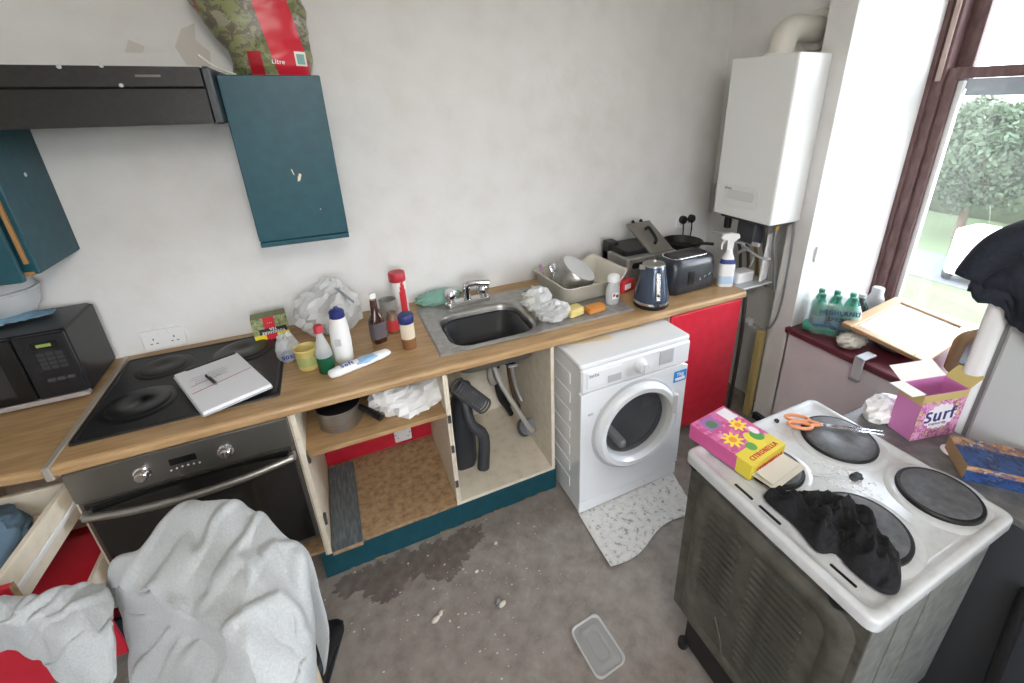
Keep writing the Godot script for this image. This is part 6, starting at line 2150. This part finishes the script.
# ---------------------------------------------------------------- on the window sill
func sill_things() -> void:
	var Y := 0.69
	var t := thing("water_bottle_pack", "shrink-wrapped pack of green water bottles on the maroon sill", "bottle pack", Vector3(3.20, Y, 0.965), deg_to_rad(-52))
	var aqua := mt("aqua", c8(70, 170, 146), 0.3, 0.0, {"alpha": 0.75, "two": true})
	var s := st()
	lathe(s, [Vector2(0, 0), Vector2(0.03, 0), Vector2(0.034, 0.008), Vector2(0.034, 0.06), Vector2(0.031, 0.075), Vector2(0.034, 0.09), Vector2(0.034, 0.14), Vector2(0.026, 0.17), Vector2(0.014, 0.195), Vector2(0.013, 0.205)], tf(Vector3.ZERO), 20)
	var bm := commit(s)
	s = st()
	lathe(s, [Vector2(0.0155, 0.0), Vector2(0.0155, 0.018), Vector2(0.013, 0.02), Vector2(0, 0.02)], tf(Vector3.ZERO), 16)
	var cm := commit(s)
	s = st()
	lathe(s, [Vector2(0.0346, 0.05), Vector2(0.0346, 0.105)], tf(Vector3.ZERO), 20)
	var lm := commit(s)
	for k in 6:
		var b := part(t, "bottle", bm, aqua)
		b.position = Vector3(-0.075 + (k % 3) * 0.072, 0.002, -0.036 + (k / 3) * 0.072)
		var c := part(b, "cap", cm, mt("cap_green", c8(60, 130, 110), 0.4))
		c.position.y = 0.203
		part(b, "label", lm, mt("water_label", c8(120, 160, 170), 0.4))
	s = st()
	var rings := []
	for q in [[0.225, 0.152, 0.001], [0.228, 0.156, 0.03], [0.226, 0.153, 0.15], [0.20, 0.12, 0.185]]:
		rings.append(rrect(q[0], q[1], 0.04, 6, q[2]))
	loft(s, rings, false, false)
	part(t, "wrap", s, mt("wrap_clear", c8(240, 246, 246), 0.2, 0.0, {"alpha": 0.14, "two": true}))
	txt(t, "HIGHLAND", 0.026, tf(Vector3(0.01, 0.145, 0.081), -14, 0, 4), mt("ink_navy", c8(60, 74, 120), 0.5))
	txt(t, "SPRING", 0.022, tf(Vector3(0.015, 0.108, 0.083), 0, 0, 4), mats.ink_navy)
	s = st()
	tube(s, [Vector3(-0.10, 0.06, 0.082), Vector3(-0.02, 0.07, 0.084), Vector3(0.05, 0.045, 0.084), Vector3(0.10, 0.055, 0.082)], 0.008, 6, 5, -1, 0.4)
	part(t, "blue_swoosh", s, mt("swoosh", c8(50, 110, 170), 0.5))
	# loose bottle beyond the pack
	t = thing("water_bottle", "single green water bottle lying loose beside the wrapped pack", "bottle", Vector3(3.10, Y + 0.035, 0.875))
	s = st()
	lathe(s, [Vector2(0, 0), Vector2(0.028, 0), Vector2(0.03, 0.008), Vector2(0.03, 0.09), Vector2(0.02, 0.12), Vector2(0.012, 0.14), Vector2(0.012, 0.15), Vector2(0, 0.15)], tf(Vector3(0, -0.004, 0), 90, 20), 18)
	part(t, "bottle", s, aqua)
	# dark bottle and grey clamp by the frame
	t = thing("glass_bottle", "dark bottle behind the empty picture frame on the sill", "bottle", Vector3(3.44, Y, 0.955))
	s = st()
	lathe(s, [Vector2(0, 0), Vector2(0.04, 0), Vector2(0.042, 0.005), Vector2(0.042, 0.09), Vector2(0.02, 0.13), Vector2(0.016, 0.15), Vector2(0, 0.15)], tf(Vector3.ZERO), 20)
	part(t, "bottle", s, mt("dark_glass", c8(48, 62, 60), 0.12))
	s = st()
	disc(s, 0.02, 0.02, tf(Vector3(0, 0.15, 0)), 14)
	part(t, "cap", s, mats.light_grey)
	t = thing("steel_flask", "grey metal flask between the bottles and window frame", "flask", Vector3(3.56, Y, 0.965))
	s = st()
	lathe(s, [Vector2(0, 0), Vector2(0.04, 0), Vector2(0.042, 0.004), Vector2(0.042, 0.12), Vector2(0.03, 0.15), Vector2(0.03, 0.185), Vector2(0.026, 0.19), Vector2(0, 0.19)], tf(Vector3.ZERO), 20)
	part(t, "body", s, mats.light_grey)
	s = st()
	tube(s, [Vector3(0.04, 0.11, 0.0), Vector3(0.065, 0.09, 0.01), Vector3(0.065, 0.045, 0.01), Vector3(0.04, 0.03, 0)], 0.006, 8)
	part(t, "handle", s, mats.mid_grey)
	# big pale wooden picture frame lying tilted on clutter
	t = thing("picture_frame", "large pale wooden picture frame lying tilted on the sill", "picture frame", Vector3(3.40, 0.785, 1.22))
	t.rotation_degrees = Vector3(6, 4, 3)
	var fw := mt("frame_wood", c8(178, 144, 104), 0.5)
	for e in [[Vector3(0, 0, -0.163), Vector3(0.52, 0.022, 0.05)], [Vector3(0, 0, 0.163), Vector3(0.52, 0.022, 0.05)]]:
		s = st()
		bx(s, e[0], e[1], 0.004)
		part(t, "frame_rail", s, fw)
	for e in [-0.236, 0.236]:
		s = st()
		bx(s, Vector3(e, 0, 0), Vector3(0.046, 0.022, 0.281), 0.004)
		part(t, "frame_stile", s, fw)
	s = st()
	bx(s, Vector3(0, -0.007, 0), Vector3(0.43, 0.006, 0.285), 0.001)
	var mtp := part(t, "white_mount", s, mt("mount_white", c8(222, 222, 224), 0.6))
	s = st()
	prism(s, [Vector2(-0.212, -0.14), Vector2(-0.09, -0.14), Vector2(-0.14, 0.0), Vector2(-0.212, 0.03)], 0.0, 0.001, tf(Vector3(0, -0.0038, 0), -90))
	part(mtp, "blue_print", s, mt("mount_blue", c8(150, 186, 214), 0.4))
	s = st()
	bx(s, Vector3(0, 0.002, 0), Vector3(0.43, 0.002, 0.285), 0.0004)
	part(t, "glazing", s, mats.glass)
	# pale folded things under and beside the frame
	s = st()
	blob(s, Vector3(3.14, Y + 0.032, 1.11), Vector3(0.075, 0.030, 0.05), 0.4, 0.2, 81, Y + 0.0005, 32, 18)
	single("crumpled_wrapper", "crumpled cream wrapper on the sill beside the frame corner", "wrapper", s, mt("wrapper", c8(206, 200, 186), 0.5))
	s = st()
	blob(s, Vector3(3.38, Y + 0.03, 1.24), Vector3(0.16, 0.028, 0.12), 0.15, 0.2, 82, Y + 0.0005, 32, 18)
	single("dark_bag", "dark folded bag under the picture frame on the sill", "bag", s, mats.dark_grey)
	t = thing("strap_clamp", "grey plastic clamp hanging over the sill edge", "clamp", Vector3(3.02, Y, 1.235))
	s = st()
	bmm(s, Vector3(-0.012, -0.09, -0.025), Vector3(0.0, 0.03, 0.02), 0.004)
	bmm(s, Vector3(-0.012, 0.018, -0.025), Vector3(0.09, 0.03, 0.02), 0.004)
	part(t, "bracket", s, mats.light_grey)
	s = st()
	bmm(s, Vector3(-0.02, -0.10, -0.025), Vector3(0.008, -0.085, 0.02), 0.004)
	part(t, "lip", s, mats.mid_grey)
	# second pale frame leaning by the fridge
	t = thing("picture_frame", "smaller rounded pale frame leaning against the fridge door", "picture frame", Vector3(2.90, 0.95, 1.675))
	t.rotation_degrees = Vector3(14, -24, 14)
	s = st()
	var ring2 := []
	for e in [[0.25, 0.20, -0.01], [0.25, 0.20, 0.01], [0.19, 0.14, 0.012], [0.18, 0.13, 0.0], [0.19, 0.14, -0.01]]:
		ring2.append(xform(rrect(e[0], e[1], 0.04, 5, e[2]), tf(Vector3(0, 0.1, 0), 90)))
	loft(s, ring2, false, false)
	part(t, "frame", s, fw)
	s = st()
	rbox(s, Vector3.ZERO, Vector3(0.2, 0.006, 0.15), 0.03, 0.001, tf(Vector3(0, 0.1, 0), 90))
	part(t, "mirror_glass", s, mt("mirror_pale", c8(200, 212, 220), 0.1, 0.4))

# ---------------------------------------------------------------- on and around the cooker
func cooker_things() -> void:
	# bin bag box: pink with yellow end
	var im := canvas(256, 160, c8(206, 96, 150))
	speckle(im, 31, 0.03, [c8(198, 86, 142), c8(208, 108, 158), c8(190, 76, 132), c8(218, 144, 180)], 0, 0, 256, 160)
	im.fill_rect(Rect2i(190, 0, 66, 160), c8(220, 200, 62))
	spot(im, 186, 60, 46, 22, c8(226, 208, 60))
	spot(im, 100, 42, 34, 30, c8(240, 214, 60), 8, 0.45)
	spot(im, 100, 42, 12, 11, c8(232, 150, 50))
	spot(im, 140, 112, 40, 34, c8(240, 214, 60), 9, 0.45)
	spot(im, 140, 112, 14, 12, c8(232, 150, 50))
	spot(im, 172, 36, 26, 20, c8(80, 150, 70))
	spot(im, 196, 92, 20, 16, c8(92, 156, 70))
	im.fill_rect(Rect2i(10, 6, 62, 44), c8(228, 222, 226))
	im.fill_rect(Rect2i(12, 80, 60, 56), c8(150, 110, 170))
	spot(im, 46, 108, 22, 18, c8(90, 120, 90))
	spot(im, 150, 24, 22, 12, c8(236, 220, 226))
	var t := thing("bin_bag_box", "pink and yellow flowery carton lying on the cooker, one end torn open", "box", Vector3(1.83, 0.903, 1.54), deg_to_rad(-83))
	var s := st()
	var L := 0.215
	var W := 0.158
	var H := 0.05
	bx(s, Vector3(-0.01, H / 2, 0), Vector3(L - 0.02, H, W), 0.001)
	part(t, "carton", s, mt("pink_card", c8(198, 88, 142), 0.5))
	s = st()
	bx(s, Vector3(L * 0.37, H / 2, 0), Vector3(L * 0.22, H + 0.0008, W + 0.0008), 0.001)
	part(t, "yellow_end", s, mt("yellow_card", c8(218, 198, 62), 0.5))
	s = st()
	quad_uv(s, Vector3(-L / 2, H + 0.0009, W / 2), Vector3(L / 2 - 0.004, H + 0.0009, W / 2), Vector3(L / 2 - 0.004, H + 0.0009, -W / 2), Vector3(-L / 2, H + 0.0009, -W / 2))
	part(t, "top_print", s, img_mat("bin_print", im, 0.4))
	txt(t, "CITRONELLA", 0.015, tf(Vector3(L / 2 - 0.022, H + 0.0014, 0.0), -90, 90), mats.ink_red)
	txt(t, "CITRONELLA", 0.015, tf(Vector3(L / 2 + 0.0005, H / 2 + 0.006, 0.0), 0, 90), mats.ink_red)
	s = st()
	bx(s, Vector3(L / 2 + 0.03, 0.012, 0.0), Vector3(0.07, 0.0015, W * 0.92), 0.0003, tf(Vector3.ZERO, 0, 0, 3))
	bx(s, Vector3(L / 2 + 0.022, 0.036, 0.0), Vector3(0.05, 0.0015, W * 0.8), 0.0003, tf(Vector3.ZERO, 0, 0, -5))
	part(t, "torn_flap", s, mt("inner_card", c8(206, 200, 186), 0.8))

	# scissors
	t = thing("scissors", "open kitchen scissors with orange handles across the hotplate", "scissors", Vector3(2.145, 0.9125, 1.605))
	t.rotation.y = deg_to_rad(-40)
	var org := mt("orange_grip", c8(226, 150, 104), 0.45)
	for k in [-1, 1]:
		s = st()
		var c := Vector3(-0.075, 0.004, k * 0.018)
		var pts := []
		for i in 13:
			var a := TAU * i / 12
			pts.append(c + Vector3(cos(a) * 0.034, 0, sin(a) * 0.015))
		tube(s, pts, 0.0055, 8, 2)
		tube(s, [Vector3(-0.045, 0.004, k * 0.012), Vector3(-0.01, 0.004, 0.0)], 0.0055, 8, 1)
		part(t, "handle_loop", s, org)
		s = st()
		prism(s, [Vector2(-0.015, 0.006), Vector2(-0.01, -0.007), Vector2(0.16, -0.002), Vector2(0.165, 0.001)], 0.0, 0.002, tf(Vector3(0, 0.003 + k * 0.0012, 0), -90, k * 2.5))
		part(t, "blade", s, mats.chrome)
	s = st()
	disc(s, 0.005, 0.004, tf(Vector3(0, 0.005, 0)), 12)
	part(t, "pivot", s, mats.dark_steel)

	# black clothing
	var blk := mt("black_cloth", Color.WHITE, 0.95, 0.0, {"tex": ntex("blk_t", 0.05, [[0.0, c8(14, 14, 17)], [0.6, c8(24, 24, 28)], [1.0, c8(40, 40, 45)]], {"oct": 5, "seed": 83}), "tri": Vector3(4, 4, 4)})
	t = thing("black_garment", "crumpled black garment lying over a hotplate of the cooker", "clothing", Vector3.ZERO)
	s = st()
	var outline := [Vector2(1.748, 1.715), Vector2(1.775, 1.708), Vector2(1.81, 1.735), Vector2(1.84, 1.75), Vector2(1.88, 1.775), Vector2(1.915, 1.825), Vector2(1.925, 1.874), Vector2(1.885, 1.924), Vector2(1.862, 1.975), Vector2(1.80, 2.008), Vector2(1.765, 1.995), Vector2(1.758, 1.938), Vector2(1.765, 1.895), Vector2(1.732, 1.87), Vector2(1.748, 1.80)]
	mound(s, outline, 0.9, 0.06, 0.6, 1.1, 87, 40)
	part(t, "cloth", s, blk)
	# white powder and smears
	s = st()
	var rg := RandomNumberGenerator.new()
	rg.seed = 9
	for i in 150:
		var p := Vector3(2.02 + rg.randfn() * 0.035, 0.8935, 1.755 + rg.randfn() * 0.04)
		bx(s, p, Vector3(0.003, 0.002, 0.003) * (0.6 + rg.randf()), 0.0006)
	var o := single("powder", "grains of spilt white powder between the hotplates", "powder", s, mats.ink_white)
	o.set_meta("kind", "stuff")
	t = thing("plastic_strip", "thin clear plastic strip on the cooker beside the powder", "strip", Vector3(1.985, 0.893, 1.735), deg_to_rad(-35))
	s = st()
	bx(s, Vector3(0, 0.002, 0), Vector3(0.10, 0.003, 0.012), 0.001)
	part(t, "strip", s, mats.clear_plastic)
	s = st()
	blob(s, Vector3(2.045, 0.8975, 1.77), Vector3(0.016, 0.004, 0.010), 0.7, 0.5, 97, -100, 18, 10)
	single("dust_fluff", "grey clump of fluff in the middle of the hob top", "fluff", s, mats.dark_grey)
	s = st()
	blob(s, Vector3(2.052, 0.898, 1.508), Vector3(0.007, 0.006, 0.007), 0.4, 0.6, 98, -100, 12, 8)
	single("crumb", "dark burnt crumb near the scissors handle", "crumb", s, mats.ink)

	# washing powder box
	var wd := 0.165
	var dp := 0.075
	var ht := 0.165
	im = canvas(192, 192, c8(206, 130, 186))
	speckle(im, 47, 0.05, [c8(186, 96, 164), c8(210, 136, 190), c8(226, 170, 206), c8(176, 90, 150), c8(216, 196, 150), c8(200, 120, 180)], 0, 0, 192, 192)
	im.fill_rect(Rect2i(0, 0, 192, 30), c8(196, 176, 112))
	spot(im, 98, 98, 70, 56, c8(238, 234, 240), 16, 0.12)
	t = thing("washing_powder_box", "pink washing powder carton with open flaps behind the cooker", "box", Vector3(2.425, 0.891, 1.735), deg_to_rad(-14))
	s = st()
	bmm(s, Vector3(-wd / 2, 0, dp / 2 - 0.002), Vector3(wd / 2, ht, dp / 2), 0.0005)
	bmm(s, Vector3(-wd / 2, 0, -dp / 2), Vector3(wd / 2, ht, -dp / 2 + 0.002), 0.0005)
	bmm(s, Vector3(-wd / 2, 0, -dp / 2), Vector3(-wd / 2 + 0.002, ht, dp / 2), 0.0005)
	bmm(s, Vector3(wd / 2 - 0.002, 0, -dp / 2), Vector3(wd / 2, ht, dp / 2), 0.0005)
	bmm(s, Vector3(-wd / 2, 0, -dp / 2), Vector3(wd / 2, 0.002, dp / 2), 0.0005)
	part(t, "carton", s, mt("surf_pink", c8(206, 128, 184), 0.5))
	s = st()
	quad_uv(s, Vector3(-wd / 2, 0.001, dp / 2 + 0.0006), Vector3(wd / 2, 0.001, dp / 2 + 0.0006), Vector3(wd / 2, ht, dp / 2 + 0.0006), Vector3(-wd / 2, ht, dp / 2 + 0.0006))
	var fp := part(t, "front_print", s, img_mat("surf_print", im, 0.4))
	txt(fp, "Surf", 0.042, tf(Vector3(0.0, 0.084, dp / 2 + 0.0012), 0, 0, 4), mt("surf_navy", c8(36, 48, 110), 0.5))
	txt(fp, "tropical lily", 0.009, tf(Vector3(0.0, 0.055, dp / 2 + 0.0012)), mats.mid_grey)
	s = st()
	bx(s, Vector3(0, 0.148, 0), Vector3(0.003, 0.034, dp + 0.0012), 0.0003, tf(Vector3(-wd / 2, 0, 0)))
	part(t, "side_band", s, mt("surf_gold", c8(196, 176, 112), 0.5))
	s = st()
	bx(s, Vector3(-wd / 2 - 0.022, ht + 0.006, 0), Vector3(0.05, 0.0015, dp), 0.0003, tf(Vector3.ZERO, 0, 0, 0))
	bx(s, Vector3.ZERO, Vector3(wd, 0.0015, 0.06), 0.0003, tf(Vector3(0, ht + 0.016, -dp / 2 - 0.025), 28, 0, 0))
	part(t, "flap", s, mt("flap_white", c8(236, 234, 230), 0.7))
	s = st()
	bx(s, Vector3.ZERO, Vector3(0.055, 0.0015, dp), 0.0003, tf(Vector3(wd / 2 + 0.02, ht + 0.018, 0), 0, 0, 38))
	part(t, "gold_flap", s, mats.surf_gold)
	# white bags behind the box
	s = st()
	blob(s, Vector3(2.40, 0.915, 1.64), Vector3(0.08, 0.04, 0.045), 0.25, 0.12, 103, 0.8905, 20, 12, true, Transform3D(), false)
	single("carrier_bag", "white carrier bag crumpled behind the washing powder carton", "bag", s, mats.white_bag)
	s = st()
	disc(s, 0.03, 0.005, tf(Vector3(2.40, 0.8905, 1.835)), 24, 0.001)
	single("lid", "small white round lid beside the washing powder carton", "lid", s, mats.white_plastic)
	# blue food carton
	im = canvas(192, 96, c8(34, 70, 140))
	speckle(im, 57, 0.05, [c8(30, 52, 98), c8(38, 66, 118), c8(46, 78, 132), c8(26, 44, 84), c8(74, 96, 134)], 0, 0, 192, 96)
	speckle(im, 58, 0.06, [c8(170, 124, 90), c8(186, 150, 116), c8(150, 104, 76), c8(70, 84, 120), c8(196, 170, 140)], 0, 0, 192, 30)
	t = thing("food_carton", "flat blue food carton with orange print lying before the fridge", "box", Vector3(2.42, 0.891, 1.94), deg_to_rad(-48))
	s = st()
	bx(s, Vector3(0, 0.025, 0), Vector3(0.22, 0.05, 0.13), 0.002)
	part(t, "carton", s, mt("carton_brown", c8(178, 150, 112), 0.7))
	s = st()
	quad_uv(s, Vector3(-0.11, 0.0508, 0.065), Vector3(0.11, 0.0508, 0.065), Vector3(0.11, 0.0508, -0.065), Vector3(-0.11, 0.0508, -0.065))
	quad_uv(s, Vector3(-0.11, 0.0, 0.0656), Vector3(0.11, 0.0, 0.0656), Vector3(0.11, 0.0508, 0.0656), Vector3(-0.11, 0.0508, 0.0656))
	part(t, "print", s, img_mat("carton_print", im, 0.35))

# ---------------------------------------------------------------- on the floor
func floor_things() -> void:
	# sheet of white board lying in front of the washing machine
	var t := thing("floor_sheet", "dirty white vinyl offcut on the floor before the washing machine", "vinyl sheet", Vector3.ZERO)
	var s := st()
	var vt := ntex("vinyl_t", 0.03, [[0.0, c8(104, 98, 90)], [0.26, c8(150, 146, 138)], [0.34, c8(200, 197, 190)], [1.0, c8(220, 217, 211)]], {"oct": 7, "seed": 93, "gain": 0.65})
	var g := []
	for i in 30:
		var row := PackedVector3Array()
		var v := float(i) / 29.0
		for j in 30:
			var u := float(j) / 29.0
			var a := Vector3(1.69, 0, 0.86).lerp(Vector3(2.27, 0, 0.86), u)
			var b := Vector3(1.675, 0, 1.165).lerp(Vector3(2.20, 0, 1.10), u) + Vector3(0, 0, 0.025 * sin(u * 7.0))
			var p := a.lerp(b, v)
			p.y = 0.004 + 0.016 * pow(v, 3.0) * (0.5 + 0.5 * sin(u * 5.0 + 0.8)) + 0.01 * pow(u, 5.0)
			row.append(p)
		g.append(row)
	sheet(s, g, 0.004)
	part(t, "sheet", s, mt("vinyl", Color.WHITE, 0.6, 0.0, {"tex": vt, "tri": Vector3(1.7, 1.7, 1.7)}))
	# clear food tub lid
	t = thing("tub_lid", "clear rectangular plastic tub lid lying on the concrete floor", "lid", Vector3(1.465, 0.001, 1.393), deg_to_rad(4))
	s = st()
	var rings := []
	for q in [[0.128, 0.192, 0.0], [0.13, 0.194, 0.008], [0.122, 0.186, 0.010], [0.114, 0.178, 0.004]]:
		rings.append(rrect(q[0], q[1], 0.024, 5, q[2]))
	loft(s, rings, false, false)
	part(t, "rim", s, mt("lid_rim", c8(206, 206, 204), 0.3, 0.0, {"alpha": 0.75, "two": true}))
	s = st()
	rings = []
	for q in [[0.114, 0.178, 0.004], [0.085, 0.148, 0.004], [0.08, 0.142, 0.007], [0.05, 0.11, 0.007], [0.046, 0.105, 0.004]]:
		rings.append(rrect(q[0], q[1], 0.02, 5, q[2]))
	loft(s, rings, false, true)
	part(t, "panel", s, mt("lid_clear", c8(190, 190, 188), 0.35, 0.0, {"alpha": 0.45, "two": true}))
	# crumbs
	var rg := RandomNumberGenerator.new()
	rg.seed = 123
	var plas := mt("rubble", c8(206, 198, 182), 0.9)
	var k := 0
	for e in [[0.945, 1.035, 0.016, 0.006, 24], [0.968, 1.022, 0.011, 0.007, 60], [1.20, 1.10, 0.014, 0.012, 10], [1.185, 1.085, 0.012, 0.012, 40], [1.15, 0.92, 0.008, 0.006, 5], [1.27, 0.83, 0.008, 0.007, 11]]:
		s = st()
		blob(s, Vector3(0, e[3] * 0.8, 0), Vector3(e[2], e[3], e[2] * 0.6), 0.4, 0.5, 200 + k, 0.0, 12, 8)
		var label: String = ["long pale plaster chip on the bare floor", "short pale plaster chip touching the long one", "pale lump of plaster in the middle of the floor", "grey lump beside the pale plaster lump", "tiny chip on the floor towards the plinth", "dark-edged chip near the damp stain"][k]
		var o := single("plaster_chip", label, "debris", s, plas if k != 3 else mats.mid_grey, "plaster chips on the floor")
		o.position = Vector3(e[0], 0, e[1])
		o.rotation_degrees.y = e[4]
		k += 1
	s = st()
	for i in 190:
		var p := Vector3(1.15 + rg.randfn() * 0.32, 0.0015, 1.0 + rg.randfn() * 0.18)
		if p.z < 0.68:
			p.z = 0.68 + rg.randf() * 0.05
		if p.x > 1.62 and p.z < 1.2:
			continue
		if p.x > 1.66:
			continue
		var q := 0.0018 + 0.004 * pow(rg.randf(), 4.0)
		bx(s, p, Vector3(q * 1.6, minf(q, 0.003), q), 0.0005, Transform3D())
	var du := single("floor_crumbs", "scattered pale crumbs and grit on the concrete floor", "crumbs", s, plas)
	du.set_meta("kind", "stuff")
	# black shoe behind the towel
	t = thing("shoe", "black shoe on the floor beside the towel-covered chair", "shoe", Vector3(0.545, 0.0, 1.0), deg_to_rad(70))
	s = st()
	rings = []
	for q in [[-0.13, 0.04, 0.05], [-0.12, 0.07, 0.09], [-0.05, 0.075, 0.10], [0.03, 0.08, 0.07], [0.09, 0.085, 0.055], [0.125, 0.07, 0.04], [0.14, 0.03, 0.02]]:
		var r := PackedVector3Array()
		for i in 16:
			var a := TAU * i / 16
			r.append(Vector3(q[0], maxf(0.012, q[2] * 0.5 + sin(a) * q[2] * 0.5), -cos(a) * q[1] * 0.5))
		rings.append(r)
	loft(s, rings)
	part(t, "upper", s, mats.black_plastic)
	s = st()
	rbox(s, Vector3(0.005, 0.007, 0), Vector3(0.27, 0.014, 0.082), 0.04, 0.003)
	part(t, "sole", s, mats.black_rubber)
	# dark heap past the cooker
	s = st()
	blob(s, Vector3(2.05, 0.12, 2.33), Vector3(0.16, 0.18, 0.18), 0.35, 0.12, 113, 0.001, 48, 28)
	single("clothes_heap", "heap of dark clothes on the floor past the cooker side", "clothing", s, mats.navy)
	s = st()
	tube(s, [Vector3(2.235, 0.01, 2.16), Vector3(2.25, 0.45, 2.12), Vector3(2.262, 0.72, 2.10)], 0.014, 10, 4)
	single("tube", "black metal tube leaning on the low cabinet past the cooker", "tube", s, mats.black_plastic)
